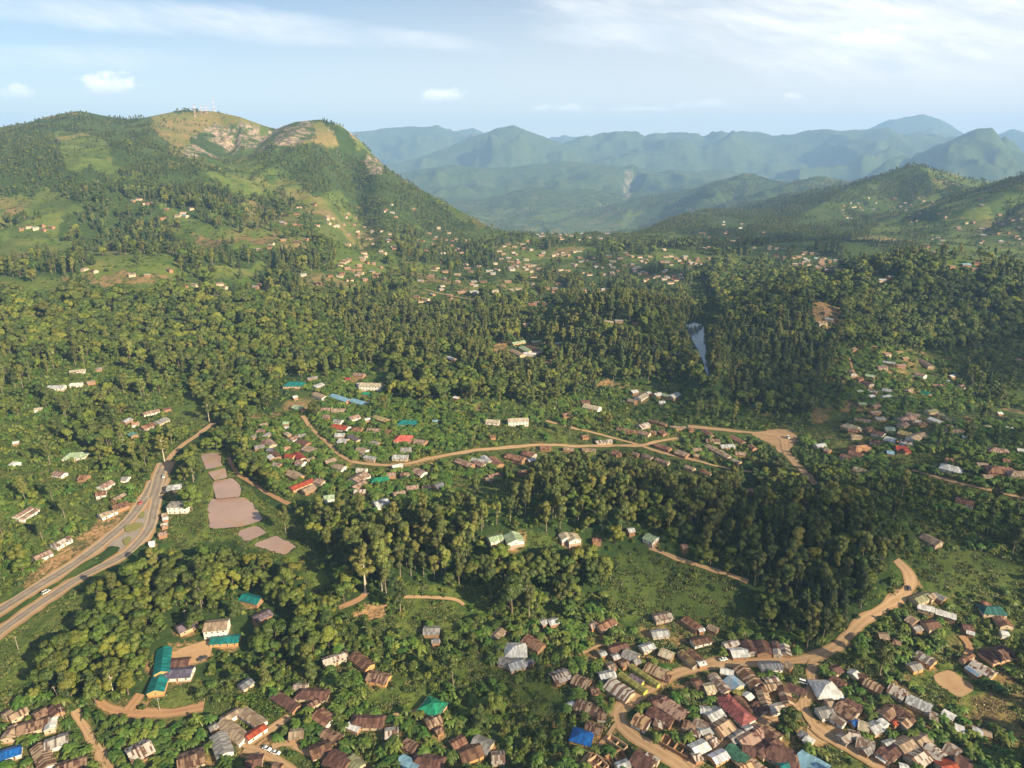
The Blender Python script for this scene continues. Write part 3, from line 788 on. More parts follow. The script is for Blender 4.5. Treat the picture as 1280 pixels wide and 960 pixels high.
def build_roads():
    mats = {'tar': road_mat('old_tarmac', (.19, .155, .125), (.29, .235, .185), (.42, .30, .18), (.115, .096, .082)),
            'dirt': road_mat('dry_dirt_road', (.29, .18, .095), (.38, .25, .14), (.27, .17, .08), (.44, .30, .18)),
            'red': road_mat('red_earth_road', (.26, .14, .075), (.33, .195, .10), (.14, .11, .045), (.38, .23, .13))}
    ALLR = []
    for (nm, kind, w, pts, lab) in ROADS:
        c_ = cast([p[0] for p in pts], [p[1] for p in pts])[:, :2]
        ALLR.append(np.vstack([c_[i] + (c_[i + 1] - c_[i]) * u for i in range(len(c_) - 1) for u in np.linspace(0, 1, 12)]))
    from mathutils.geometry import delaunay_2d_cdt
    from mathutils import Vector
    def sheet(name, poly, off, mat, lab):
        W = cast([p[0] for p in poly], [p[1] for p in poly])[:, :2]
        # soften the outline
        Q = []
        n = len(W)
        for i in range(n):
            a, b, c = W[i - 1], W[i], W[(i + 1) % n]
            for u in (0, .5, 1):
                p0 = b + (a - b) * .3; p2 = b + (c - b) * .3
                Q.append((1 - u) ** 2 * p0 + 2 * u * (1 - u) * b + u * u * p2)
        Q = np.array(Q)
        x0, y0 = Q.min(0); x1, y1 = Q.max(0)
        gx_, gy_ = np.meshgrid(np.arange(x0, x1, 2.0), np.arange(y0, y1, 2.0))
        ins = inpoly(gx_, gy_, [tuple(q) for q in Q])
        pts2 = [Vector((float(q[0]), float(q[1]))) for q in Q] + [Vector((float(a), float(b))) for a, b in zip(gx_[ins], gy_[ins])]
        m = len(Q)
        vs, _, fs, *_r = delaunay_2d_cdt(pts2, [(i, (i + 1) % m) for i in range(m)], [list(range(m))], 1, 1e-4)
        V = np.array([(v.x, v.y) for v in vs])
        Z = ground_z(V[:, 0], V[:, 1]) + off
        o = link(name, new_mesh(name, np.column_stack([V, Z]), [tuple(f) for f in fs], [mat], smooth=True))
        tag(o, kind='structure', label=lab)
        kk = (PXG > min(p[0] for p in poly)) & (PXG < max(p[0] for p in poly))
        mm = inpoly(PXG, PYG, poly)
        KEEP[mm] = True; KROAD[mm] = True
    am = road_mat('pale_apron', (.20, .17, .145), (.29, .245, .205), (.26, .21, .16), (.2, .17, .14))
    for i, (nm, poly, lab) in enumerate(APRONS):
        sheet(nm, poly, .08 + .004 * i, am if i == 0 else mats['dirt'], lab)
    im = material('island_grass', lambda t: principled(t, t.mix(t.noise(t.add('ShaderNodeNewGeometry').outputs['Position'], .8, 4), (.10, .13, .03), (.26, .21, .09)), .95, .1))
    for i, (poly, lab) in enumerate(ISLANDS):
        sheet('traffic_island', poly, .75 + .01 * i, im, lab)
    for k, (nm, kind, w, pts, lab) in enumerate(ROADS):
        W = cast([p[0] for p in pts], [p[1] for p in pts])[:, :2]
        # Catmull-Rom
        P = np.vstack([2 * W[0] - W[1], W, 2 * W[-1] - W[-2]])
        out = []
        for i in range(1, len(P) - 2):
            n = max(2, int(np.hypot(*(P[i + 1] - P[i])) / 1.6))
            for s in range(n):
                u = s / n
                out.append(.5 * ((2 * P[i]) + (-P[i - 1] + P[i + 1]) * u + (2 * P[i - 1] - 5 * P[i] + 4 * P[i + 1] - P[i + 2]) * u * u + (-P[i - 1] + 3 * P[i] - 3 * P[i + 1] + P[i + 2]) * u ** 3))
        out.append(P[-2]); Q = np.array(out)
        for _ in range(6):
            Q[1:-1] = (Q[:-2] + 2 * Q[1:-1] + Q[2:]) / 4
        T = np.gradient(Q, axis=0); T /= np.linalg.norm(T, axis=1)[:, None] + 1e-9
        Nn = np.stack([-T[:, 1], T[:, 0]], 1)
        na = 9
        off = np.linspace(-1, 1, na)
        jit = .30 if kind != 'tar' else .07
        wl = w / 2 * (1 + jit * 2 * (fbm(Q[:, 0], Q[:, 1], 14, 3, 400 + k) - .5) * 2)
        wr = w / 2 * (1 + jit * 2 * (fbm(Q[:, 0], Q[:, 1], 14, 3, 500 + k) - .5) * 2)
        hw = np.where(off[None, :] < 0, wl[:, None], wr[:, None])
        if kind != 'tar':       # a track peters out where it meets no other road
            dist = np.concatenate([[0], np.cumsum(np.hypot(*np.diff(Q, axis=0).T))])
            for end in (0, -1):
                e = Q[end]
                meets = any(np.min(np.hypot(ALLR[j][:, 0] - e[0], ALLR[j][:, 1] - e[1])) < 14 for j in range(len(ROADS)) if j != k)
                pe = project(e[0], e[1], 0.0)
                if not meets and 0 < pe[0] < 1280 and pe[1] < 960:
                    dd = dist if end == 0 else dist[-1] - dist
                    tp = .12 + .88 * sstep(0, 14, dd)
                    wl = wl * tp; wr = wr * tp
        X = Q[:, 0][:, None] + Nn[:, 0][:, None] * off * hw
        Y = Q[:, 1][:, None] + Nn[:, 1][:, None] * off * hw
        Z = ground_z(X, Y) + .14 + .012 * k
        # smooth the roadbed along its length
        nq = len(Q)
        idx = (np.arange(nq - 1)[:, None] * na + np.arange(na - 1)[None, :])
        f = np.stack([idx, idx + na, idx + na + 1, idx + 1], 2).reshape(-1, 4)
        me = new_mesh(nm, np.stack([X, Y, Z], 2).reshape(-1, 3), f[:, ::-1].copy(), [mats[kind]], smooth=True)
        a = me.attributes.new('across', 'FLOAT', 'POINT')
        a.data.foreach_set('value', np.tile(off, nq).astype(np.float32))
        # skirts are not needed: the sheet lies a hand above the soil
        o = link(nm, me); tag(o, kind='structure', label=lab)
        ppx, ppy, pf = project(Q[:, 0], Q[:, 1], ground_z(Q[:, 0], Q[:, 1]))
        for a_, b_, f_ in zip(ppx[::2], ppy[::2], pf[::2]):
            if MX0 < a_ < 1690 and MY0 < b_ < 1150:
                keep_disc(a_, b_, max(1.8, w * .5 * F / f_), True)

def build_water():
    def pond(t):
        pos = t.add('ShaderNodeNewGeometry').outputs['Position']
        n = t.noise(pos, .03, 4, .6)
        col = t.mix(t.ramp(n, [(.35, (0,) * 3), (.65, (1,) * 3)]), (.27, .18, .14), (.35, .235, .18))
        al = t.ramp(t.noise(pos, .045, 3, .5), [(.60, (0,) * 3), (.64, (.7,) * 3)])
        col = t.mix(al, col, (.33, .20, .07))
        b = t.add('ShaderNodeBump', {'Height': t.noise(pos, .6, 3), 'Strength': .12, 'Distance': .2}).outputs[0]
        return principled(t, col, .16, .6, b)
    def lake(t):
        pos = t.add('ShaderNodeNewGeometry').outputs['Position']
        b = t.add('ShaderNodeBump', {'Height': t.noise(pos, .25, 3), 'Strength': .05, 'Distance': .3}).outputs[0]
        return principled(t, (.06, .085, .10), .12, .9, b)
    m1 = material('muddy_pond_water', pond); m2 = material('lake_water', lake)
    for k, (P, z) in enumerate(WATER):
        isl = k == len(PONDS)
        # rounded outline
        Q = []
        n = len(P)
        for i in range(n):
            a, b, c = P[i - 1], P[i], P[(i + 1) % n]
            for u in (.0, .25, .5, .75, 1.0):
                p0 = b + (a - b) * .18; p2 = b + (c - b) * .18
                Q.append((1 - u) ** 2 * p0 + 2 * u * (1 - u) * b + u * u * p2)
        Q = [q + (np.array([vnoise(q[0:1] * .3, q[1:2] * .3, 5)[0], vnoise(q[0:1] * .3, q[1:2] * .3, 6)[0]]) - .5) * 2.2 for q in Q]
        v = [(q[0], q[1], z) for q in Q]
        o = link('lake' if isl else 'pond', new_mesh('water', v, [tuple(range(len(v)))], [m2 if isl else m1]))
        tag(o, kind='structure', label='still grey blue lake between two wooded slopes' if isl else 'muddy pink fish pond in the green valley')

# ------------------------------------------------------------------ plants
def leaf_material(name, dark, mid, light, trans=.25, yellow=None):
    def b(t):
        oi = t.add('ShaderNodeObjectInfo').outputs['Random']
        tc = t.add('ShaderNodeTexCoord').outputs['Object']
        off = t.add('ShaderNodeVectorMath', {0: tc, 1: t.add('ShaderNodeCombineXYZ', {0: t.math('MULTIPLY', oi, 57.0), 1: 3.0, 2: 1.0}).outputs[0]}, operation='ADD').outputs[0]
        n = t.noise(off, .45, 3, .6)
        base = t.mix(t.ramp(n, [(.36, (0,) * 3), (.64, (1,) * 3)]), dark, mid)
        r2 = t.math('FRACT', t.math('MULTIPLY', oi, 7.31))
        base = t.mix(t.ramp(r2, [(.35, (0,) * 3), (1, (.85,) * 3)]), base, light)
        r3 = t.math('FRACT', t.math('MULTIPLY', oi, 23.7))
        hs = t.add('ShaderNodeHueSaturation', {'Hue': t.math('MULTIPLY_ADD', r3, .045, .476), 'Saturation': 1.0, 'Value': t.math('MULTIPLY_ADD', t.math('FRACT', t.math('MULTIPLY', oi, 41.3)), .62, .70), 'Color': base}).outputs[0]
        d = t.add('ShaderNodeBsdfDiffuse', {'Color': hs}).outputs[0]
        tr = t.add('ShaderNodeBsdfTranslucent', {'Color': hs}).outputs[0]
        gl = t.add('ShaderNodeBsdfGlossy', {'Color': (1, 1, 1, 1), 'Roughness': .55}).outputs[0]
        m = t.add('ShaderNodeMixShader', {0: trans, 1: d, 2: tr}).outputs[0]
        return t.add('ShaderNodeMixShader', {0: .025, 1: m, 2: gl}).outputs[0]
    return material(name, b)

def bark_material(name, a, c):
    def b(t):
        tc = t.add('ShaderNodeTexCoord').outputs['Object']
        mp = t.add('ShaderNodeMapping', {'Vector': tc, 'Scale': (1, 1, .25)}).outputs[0]
        return principled(t, t.mix(t.noise(mp, 2.2, 4), a, c), .9, .1)
    return material(name, b)

LM = {}
def make_leaf_mats():
    LM['B'] = leaf_material('broadleaf_leaves', (.030, .056, .008), (.092, .130, .015), (.175, .195, .024))
    LM['E'] = leaf_material('eucalyptus_leaves', (.040, .060, .012), (.100, .124, .022), (.178, .186, .036))
    LM['grey'] = bark_material('grey_bark', (.16, .125, .09), (.30, .25, .19))
    LM['C'] = leaf_material('dark_leaves', (.022, .042, .010), (.050, .078, .016), (.095, .115, .022), .15)
    LM['N'] = leaf_material('banana_leaves', (.050, .105, .014), (.095, .165, .022), (.165, .210, .035), .35)
    LM['S'] = leaf_material('shrub_leaves', (.036, .068, .009), (.085, .130, .016), (.155, .180, .026))
    LM['T'] = leaf_material('grass_blades', (.045, .080, .015), (.095, .130, .026), (.17, .165, .045))
    LM['D'] = leaf_material('dry_stalks', (.14, .10, .045), (.22, .16, .08), (.30, .23, .12), .1)
    LM['bark'] = bark_material('brown_bark', (.09, .065, .045), (.19, .145, .105))
    LM['pale'] = bark_material('pale_bark', (.34, .28, .20), (.60, .52, .41))

def quads(P, Nrm, size, rg, aspect=1.0):
    """leaf clumps: one bent quad per point, facing roughly along Nrm"""
    n = len(P)
    Nn = Nrm / (np.linalg.norm(Nrm, axis=1)[:, None] + 1e-9)
    r = rg.normal(size=(n, 3))
    T = np.cross(Nn, r); T /= np.linalg.norm(T, axis=1)[:, None] + 1e-9
    B = np.cross(Nn, T)
    s = (size * rg.uniform(.6, 1.3, n))[:, None]
    k = rg.uniform(.15, .45, (n, 1))
    a = P - T * s * .5 - B * s * .5 * aspect
    b = P + T * s * .5 - B * s * .35 * aspect - Nn * s * k * .4
    c = P + T * s * .4 + B * s * .5 * aspect
    d = P - T * s * .5 + B * s * .4 * aspect - Nn * s * k * .4
    V = np.stack([a, b, c, d], 1).reshape(-1, 3)
    Fc = np.arange(n * 4).reshape(-1, 4)
    return V, Fc

def crown_points(rg, lobes, n):
    """points on an uneven cloud of ellipsoid lobes, mostly their sunny outsides"""
    vol = np.array([l[3] * l[4] for l in lobes]); pr = vol / vol.sum()
    which = rg.choice(len(lobes), n, p=pr)
    L = np.array(lobes)[which]
    d = rg.normal(size=(n, 3)); d /= np.linalg.norm(d, axis=1)[:, None]
    d[:, 2] = np.where((d[:, 2] < -.25) & (rg.random(n) < .6), -d[:, 2], d[:, 2])
    rad = rg.uniform(.62, 1.02, n) ** .6
    P = L[:, :3] + d * rad[:, None] * np.stack([L[:, 3], L[:, 3], L[:, 4]], 1)
    nrm = d + rg.normal(size=(n, 3)) * .36 + np.array([0, 0, .25])
    return P, nrm

def tube(pts, rad, seg=6):
    V = []; Fc = []
    pts = [np.array(p, float) for p in pts]
    for i, p in enumerate(pts):
        t = pts[min(i + 1, len(pts) - 1)] - pts[max(i - 1, 0)]
        t = t / (np.linalg.norm(t) + 1e-9)
        u = np.cross(t, (0.3, 1, .1)); u /= np.linalg.norm(u) + 1e-9
        w = np.cross(t, u)
        for k in range(seg):
            a = 2 * math.pi * k / seg
            V.append(p + (u * math.cos(a) + w * math.sin(a)) * rad[i])
    for i in range(len(pts) - 1):
        for k in range(seg):
            Fc.append((i * seg + k, i * seg + (k + 1) % seg, (i + 1) * seg + (k + 1) % seg, (i + 1) * seg + k))
    return V, Fc

def join(parts):
    V = []; Fc = []; n = 0
    for v, f in parts:
        V.extend([tuple(p) for p in v]); Fc.extend([tuple(int(i) + n for i in q) for q in f]); n += len(v)
    return V, Fc

def tree_shapes(kind, seed, nleaf, leaf):
    """returns crown mesh arrays and trunk mesh arrays for a tree 1 unit = 1 m, natural height of its kind"""
    rg = np.random.default_rng(seed)
    lobes = []; limbs = []
    if kind == 'B':        # spreading broadleaf, 15 m
        H = 15; W = rg.uniform(4.6, 6.0)
        for i in range(rg.integers(11, 16)):
            a = rg.uniform(0, 6.28); q = W * math.sqrt(rg.random()) * .78
            z = 10.6 - (q / W) ** 2 * 3.6 + rg.uniform(-1.6, 1.9)
            s = rg.uniform(1.5, 2.7)
            lobes.append((q * math.cos(a), q * math.sin(a), z, s, s * rg.uniform(.7, .95)))
        for i in range(4):
            a = rg.uniform(0, 6.28)
            lobes.append((W * .7 * math.cos(a), W * .7 * math.sin(a), rg.uniform(4, 6.2), 1.5, 1.3))
        top = 9.5; tr = .42
    elif kind == 'E':      # tall slender eucalyptus, 24 m
        H = 24; W = rg.uniform(2.6, 4.2)
        for i in range(rg.integers(13, 18)):
            f = rg.random() ** .8
            z = 8.0 + rg.uniform(0, 1) + f * 13.4; w = W * (1 - abs(f - .55) * .85)
            a = rg.uniform(0, 6.28); q = w * rg.uniform(.2, .95)
            s = rg.uniform(1.1, 2.2)
            lobes.append((q * math.cos(a), q * math.sin(a), z, s, s * rg.uniform(.8, 1.25)))
        lobes.append((rg.uniform(-.6, .6), rg.uniform(-.6, .6), 21.8, 1.5, 1.6))
        top = 19; tr = .34
    elif kind == 'C':      # dark dense pointed, 18 m
        H = 18; W = rg.uniform(2.8, 3.6)
        for i in range(15):
            f = i / 14.0
            z = 3.2 + f * 13.4; w = W * (1 - f) ** .75
            a = i * 2.4; q = w * .55
            s = .7 + w * .48
            lobes.append((q * math.cos(a), q * math.sin(a), z, s, s * 1.05))
        top = 14; tr = .3
    elif kind == 'G':      # tall open gum with pale forked trunk, 34 m
        H = 34; W = 6.5
        for i in range(24):
            f = rg.random()
            z = 14.5 + f * 18; w = W * (1 - abs(f - .4) * .95)
            a = rg.uniform(0, 6.28); q = w * rg.uniform(.35, 1)
            s = rg.uniform(1.3, 2.3)
            lobes.append((q * math.cos(a), q * math.sin(a), z, s, s * .85))
        top = 29; tr = .62
    elif kind == 'K':      # small rounded garden tree, 8 m
        H = 8; W = 2.6
        for i in range(8):
            a = rg.uniform(0, 6.28); q = W * math.sqrt(rg.random()) * .7
            s = rg.uniform(1.0, 1.6)
            lobes.append((q * math.cos(a), q * math.sin(a), 5.2 - (q / W) * 1.2 + rg.uniform(-.8, 1.1), s, s * .85))
        top = 5; tr = .2
    P, Nr = crown_points(rg, lobes, nleaf)
    cr = quads(P, Nr, leaf, rg)
    bend = rg.uniform(-.35, .35, 2)
    tp = [(bend[0] * t * t * 2, bend[1] * t * t * 2, -1.2 + (top + 1.2) * t) for t in (0, .12, .4, .7, 1)]
    parts = [tube(tp, [tr * 1.25, tr, tr * .72, tr * .5, tr * .2], 6)]
    ls = sorted(lobes, key=lambda l: l[2])
    for l in ls[::2 if kind != 'G' else 1]:
        z0 = max(top * .30, min(l[2] - 2.2, top * .85)); t = z0 / top
        p0 = (bend[0] * t * t * 2, bend[1] * t * t * 2, z0)
        mid = ((p0[0] + l[0]) / 2 * 1.05, (p0[1] + l[1]) / 2 * 1.05, (p0[2] + l[2]) / 2 - .3)
        parts.append(tube([p0, mid, (l[0], l[1], l[2])], [tr * .42, tr * .26, tr * .08], 4))
    return cr, join(parts)

def banana_shapes(seed):
    rg = np.random.default_rng(seed)
    stems = []; V = []; Fc = []
    for s in range(rg.integers(2, 4)):
        bx, by = rg.uniform(-1.3, 1.3, 2); h = rg.uniform(1.8, 3.0)
        stems.append(tube([(bx, by, -.6), (bx, by, h * .6), (bx, by, h)], [.22, .17, .09], 6))
        nl = rg.integers(7, 10)
        for i in range(nl):
            a = i * 2.4 + rg.uniform(-.3, .3); L = rg.uniform(2.2, 3.4); up = rg.uniform(.35, 1.2)
            w = rg.uniform(.34, .5)
            prev = None; n0 = len(V)
            for k in range(5):
                t = k / 4
                rr = L * (t * .92); z = h + up * 1.9 * t - 2.5 * t * t * (1.35 - up * .4)
                ww = w * (0.25 + 1.2 * math.sin(math.pi * min(t * .9 + .08, 1)))
                cx, cy = bx + rr * math.cos(a), by + rr * math.sin(a)
                px, py = -math.sin(a) * ww, math.cos(a) * ww
                V += [(cx - px, cy - py, z - .16 * ww), (cx, cy, z + .08), (cx + px, cy + py, z - .16 * ww)]
            for k in range(4):
                b = n0 + k * 3
                Fc += [(b, b + 1, b + 4, b + 3), (b + 1, b + 2, b + 5, b + 4)]
    return (np.array(V), np.array(Fc)), join(stems)

def bush_shapes(seed, nleaf=160, leaf=.55, H=2.2, W=1.9):
    rg = np.random.default_rng(seed)
    lobes = [(rg.uniform(-W, W) * .6, rg.uniform(-W, W) * .6, rg.uniform(.2, H * .55), rg.uniform(.8, 1.3) * W / 1.9, rg.uniform(.7, 1.1) * H / 2.2) for _ in range(5)]
    P, Nr = crown_points(rg, lobes, nleaf)
    return quads(P, Nr, leaf, rg)

NAT = {'B': 15.0, 'E': 24.0, 'C': 18.0, 'G': 34.0, 'K': 8.0, 'N': 3.6, 'S': 2.2}
PROTO = {}          # (kind, lod) -> list of meshes
def make_protos():
    make_leaf_mats()
    def pair(kind, seed, n, leaf, lm, bm):
        (v, f), (tv, tf) = tree_shapes(kind, seed, n, leaf)
        crown = new_mesh(kind + '_crown', v, f, [lm])
        trunk = new_mesh(kind + '_trunk', tv, tf, [bm], smooth=True)
        n0 = len(v)
        allv = np.vstack([v, np.array(tv)])
        whole = bpy.data.meshes.new(kind + '_whole')
        whole.from_pydata([tuple(map(float, p)) for p in allv], [], [tuple(map(int, q)) for q in f] + [tuple(i + n0 for i in q) for q in tf])
        whole.materials.append(lm); whole.materials.append(bm)
        mi = np.zeros(len(f) + len(tf), np.int32); mi[len(f):] = 1
        whole.polygons.foreach_set('material_index', mi)
        return crown, trunk, whole
    bark, pale = LM['bark'], LM['pale']
    spec = {'B': (7, LM['B'], bark), 'E': (7, LM['E'], LM['grey']), 'C': (3, LM['C'], bark), 'K': (3, LM['S'], bark), 'G': (2, LM['E'], pale)}
    near = {'B': (4000, .60), 'E': (3300, .54), 'C': (3200, .50), 'K': (1300, .46), 'G': (4200, .62)}
    for k, (nv, lm, bm) in spec.items():
        PROTO[k, 0] = [pair(k, 100 + 7 * i + ord(k), *near[k], lm, bm) for i in range(nv)]
        PROTO[k, 1] = [pair(k, 300 + 7 * i + ord(k), int(near[k][0] * .36), near[k][1] * 1.6, lm, bm) for i in range(min(nv, 3))]
        PROTO[k, 2] = [pair(k, 500 + 7 * i + ord(k), int(near[k][0] * .16), near[k][1] * 2.15, lm, bm) for i in range(2)]
    PROTO['N', 0] = []
    for i in range(4):
        (v, f), (tv, tf) = banana_shapes(50 + i)
        lf = new_mesh('banana_leaves', v, f, [LM['N']]); stt = new_mesh('banana_stem', tv, tf, [bark], smooth=True)
        n0 = len(v); w = bpy.data.meshes.new('banana_whole')
        w.from_pydata([tuple(map(float, p)) for p in v] + [tuple(map(float, p)) for p in tv], [], [tuple(map(int, q)) for q in f] + [tuple(j + n0 for j in q) for q in tf])
        w.materials.append(LM['N']); w.materials.append(bark)
        mi = np.zeros(len(f) + len(tf), np.int32); mi[len(f):] = 1
        w.polygons.foreach_set('material_index', mi)
        PROTO['N', 0].append((lf, stt, w))
    PROTO['S', 0] = []
    for i in range(4):
        v, f = bush_shapes(80 + i)
        m = new_mesh('shrub_mesh', v, f, [LM['S']]); PROTO['S', 0].append((m, None, m))
    PROTO['S', 1] = []
    for i in range(3):
        v, f = bush_shapes(90 + i, 45, 1.1)
        m = new_mesh('shrub_far_mesh', v, f, [LM['S']]); PROTO['S', 1].append((m, None, m))
    PROTO['S', 2] = PROTO['S', 1]; PROTO['N', 1] = PROTO['N', 0]; PROTO['N', 2] = PROTO['N', 0]

def scatter():
    """returns arrays: x, y, z, kind index, height, reach"""
    KN = 'BECKNS'
    out = {k: [] for k in KN}
    def candidates(r0, r1, sp, amax=52):
        xm = r1 * math.sin(R(amax)) + sp
        xs = np.arange(-xm, xm, sp); ys = np.arange(-30 if r0 < 200 else r0 * .55, r1, sp)
        X, Y = np.meshgrid(xs, ys)
        X = X + rng.uniform(-.5, .5, X.shape) * sp; Y = Y + rng.uniform(-.5, .5, X.shape) * sp
        X = X.ravel(); Y = Y.ravel()
        r = np.hypot(X, Y); a = np.degrees(np.arctan2(X, Y))
        m = (r > r0) & (r < r1) & (np.abs(a) < amax)
        return X[m], Y[m], r[m]
    # probability of (kind) per class: B E C K N S
    # columns: total prob for trees at sp grid, then mix
    def run(r0, r1, sp, table, hs):
        X, Y, r = candidates(r0, r1, sp)
        Z = ground_z(X, Y)
        px, py, f = project(X, Y, Z)
        c = zlook(ZMAP, px, py)
        c = np.where((px < MX0) | (px > 1690) | (py > 1150), CLS['garden'], c)
        clump = fbm(X, Y, 70, 3, 900); fine = fbm(X, Y, 22, 2, 901)
        u = rng.random(len(X)); u2 = rng.random(len(X))
        kind = np.full(len(X), -1)
        for cn, (prob, cl, mix) in table.items():
            m = c == CLS[cn]
            if not m.any(): continue
            pr = prob * (1 if cl == 0 else np.clip(1 + cl * (clump[m] - .5) * 6, 0, 1.6))
            ok = u[m] < pr
            cum = np.cumsum(mix); cum = cum / cum[-1]
            shift = np.clip(u2[m] * .45 + np.clip((fine[m] - .5) * 2.6 + .5, 0, 1) * .55, 0, .999)
            kk = np.searchsorted(cum, shift, side='right')
            kind[m] = np.where(ok, kk, -1)
        H = np.zeros(len(X))
        for i, k in enumerate(KN):
            lo, hi = hs[k]
            H[kind == i] = (lo + (hi - lo) * np.clip(rng.random((kind == i).sum()) * .6 + .4 * fine[kind == i] * 1.4 - .05, 0, 1))
        ok = kind >= 0
        # keep off roads, water and house floors
        low = H < 5.2
        lowr = (rng.random(len(X)) < .75) | low
        for fr in (0, .3, .6, .92):
            qx, qy, _ = project(X, Y, Z + H * fr)
            ok &= ~zlook(KROAD, qx, qy)
            ok &= ~zlook(KEEP, qx, qy) | low
        W = np.where(kind == 0, H * .33, H * .2)
        for sx in (-1, 1):
            for fr in (.35, .62):
                qx, qy, _ = project(X + sx * W, Y, Z + H * fr)
                ok &= ~zlook(KEEP, qx, qy) | low
        for sx in (-1, 1):
            qx, qy, _ = project(X + sx * H * .62, Y, Z + H * .5)
            ok &= ~zlook(KROAD, qx, qy) | ~low | (r > 900)
        for fx, fy, fa, fl, fw in FOOT:
            if abs(math.hypot(fx, fy) - (r0 + r1) / 2) > (r1 - r0) / 2 + 30: continue
            bx = np.abs(X - fx) < fl + 3
            idx = np.nonzero(bx & (np.abs(Y - fy) < fl + 3) & ok)[0]
            if not len(idx): continue
            ca, sa = math.cos(fa), math.sin(fa)
            u_ = (X[idx] - fx) * ca + (Y[idx] - fy) * sa; v_ = -(X[idx] - fx) * sa + (Y[idx] - fy) * ca
            mg = 1.0 + H[idx] * .1
            ok[idx[(np.abs(u_) < fl / 2 + mg) & (np.abs(v_) < fw / 2 + mg)]] = False
        opened = np.array([CLS['grass'], CLS['dirt'], CLS['field'], CLS['bare'], CLS['slope'], CLS['hillgrass'], CLS['maize'], CLS['water']])
        big = H > 6
        for fr in (.4, .85):
            qx, qy, _ = project(X, Y, Z + H * fr)
            cc = zlook(ZMAP, qx, qy)
            ok &= ~(big & np.isin(cc, opened) & ~np.isin(c, opened) & (rng.random(len(X)) < .85) & (r < 1600))
        for i, k in enumerate(KN):
            m = ok & (kind == i)
            out[k].append(np.stack([X[m], Y[m], Z[m], H[m], r[m], c[m]], 1))
    #                      B   E   C   K   N   S
    hs0 = {'B': (9, 17), 'E': (15, 25), 'C': (12, 20), 'K': (4.5, 8.5), 'N': (3.2, 5.0), 'S': (1.2, 3.4)}
    T_tree = {
     'broad': (.92, .25, (7, .7, .25, .9, 0, 0)), 'euca': (.95, .2, (3.4, 3.4, .25, .7, 0, 0)), 'dark': (1.0, 0, (2.6, 2.2, 1.8, .4, 0, 0)),
     'scrub': (.42, .8, (4, 1.6, .3, 3, 0, 0)), 'garden': (.22, .9, (2.0, 1.4, .4, 3.5, 0, 0)), 'village': (.24, .5, (1.5, .3, .1, 4, 0, 0)),
     'slope': (.36, .9, (1.2, 1.6, .2, 4, 0, 0)), 'grass': (.012, 0, (1, 1, 0, 2, 0, 0)),
     'hill': (.40, 1.2, (3, 2.2, 1.6, 1.5, 0, 0)), 'hillwood': (.95, .4, (2.6, 2.2, 3.4, .6, 0, 0)), 'hillgrass': (.06, 1, (2, 1, 1, 2, 0, 0)), 'rock': (.10, .4, (1, 0, 1, 2, 0, 0)),
     'bare': (.02, 0, (1, 0, 0, 2, 0, 0)), 'maize': (0, 0, (1, 0, 0, 0, 0, 0)), 'field': (.0, 0, (1, 0, 0, 1, 0, 0))}
    run(150, 620, 6.6, T_tree, hs0)
    run(620, 1000, 8.3, T_tree, {'B': (11, 20), 'E': (15, 26), 'C': (13, 22), 'K': (5, 9), 'N': (3, 5), 'S': (2, 4)})
    run(1000, 1700, 10.8, T_tree, {'B': (14, 26), 'E': (16, 28), 'C': (14, 24), 'K': (4.5, 8), 'N': (3, 5), 'S': (2, 4)})
    hs1 = {'B': (5, 12), 'E': (7, 15), 'C': (6, 12), 'K': (3.5, 6.5), 'N': (3.2, 5.0), 'S': (2, 4)}
    T_far = dict(T_tree); T_far['hill'] = (.46, 1.7, (4, 1.2, .8, 3.4, 0, 0)); T_far['hillwood'] = (.78, 1.0, (3.4, 1.6, 2.0, 2, 0, 0)); T_far['hillgrass'] = (.13, 1.3, (2, .6, .5, 4, 0, 0)); T_far['bald'] = (.10, 1.6, (1, .6, 1, 4, 0, 0)); T_far['rock'] = (.06, .8, (1, 0, .5, 4, 0, 0))
    T_tree.update(T_far)
    run(1700, 3300, 9.0, T_tree, hs1)
    run(3300, 7000, 17, {k: (min(1, v[0] * 1.0), v[1], v[2]) for k, v in T_tree.items()}, {'B': (10, 15), 'E': (11, 18), 'C': (11, 16), 'K': (7, 10), 'N': (3, 5), 'S': (2, 4)})
    T_low = {
     'broad': (.35, 0, (0, 0, 0, 0, 0, 1)), 'euca': (.35, 0, (0, 0, 0, 0, 0, 1)), 'dark': (.25, 0, (0, 0, 0, 0, 0, 1)),
     'scrub': (.85, 0, (0, 0, 0, .6, 1.0, 5)), 'garden': (.75, .3, (0, 0, 0, .5, 2.2, 5)), 'village': (.72, .8, (0, 0, 0, .35, 5, 3)),
     'slope': (.75, .8, (0, 0, 0, .1, 0, 1)), 'grass': (.10, 1.0, (0, 0, 0, .02, 0, 1)), 'hill': (.4, .8, (0, 0, 0, .3, 0, 1)),
     'bare': (.10, .5, (0, 0, 0, 0, 0, 1)), 'field': (.10, 0, (0, 0, 0, 0, 0, 1)), 'hillwood': (.3, 0, (0, 0, 0, .3, 0, 1)), 'hillgrass': (.12, .8, (0, 0, 0, 0, 0, 1)), 'maize': (0.0, 0, (0, 0, 0, 0, 0, 1))}
    run(150, 1100, 3.9, T_low, hs0)
    run(1100, 2300, 6.5, T_low, hs0)
    # maize plot and dry stubble: rows of low plants
    return {k: np.vstack(v) for k, v in out.items()}

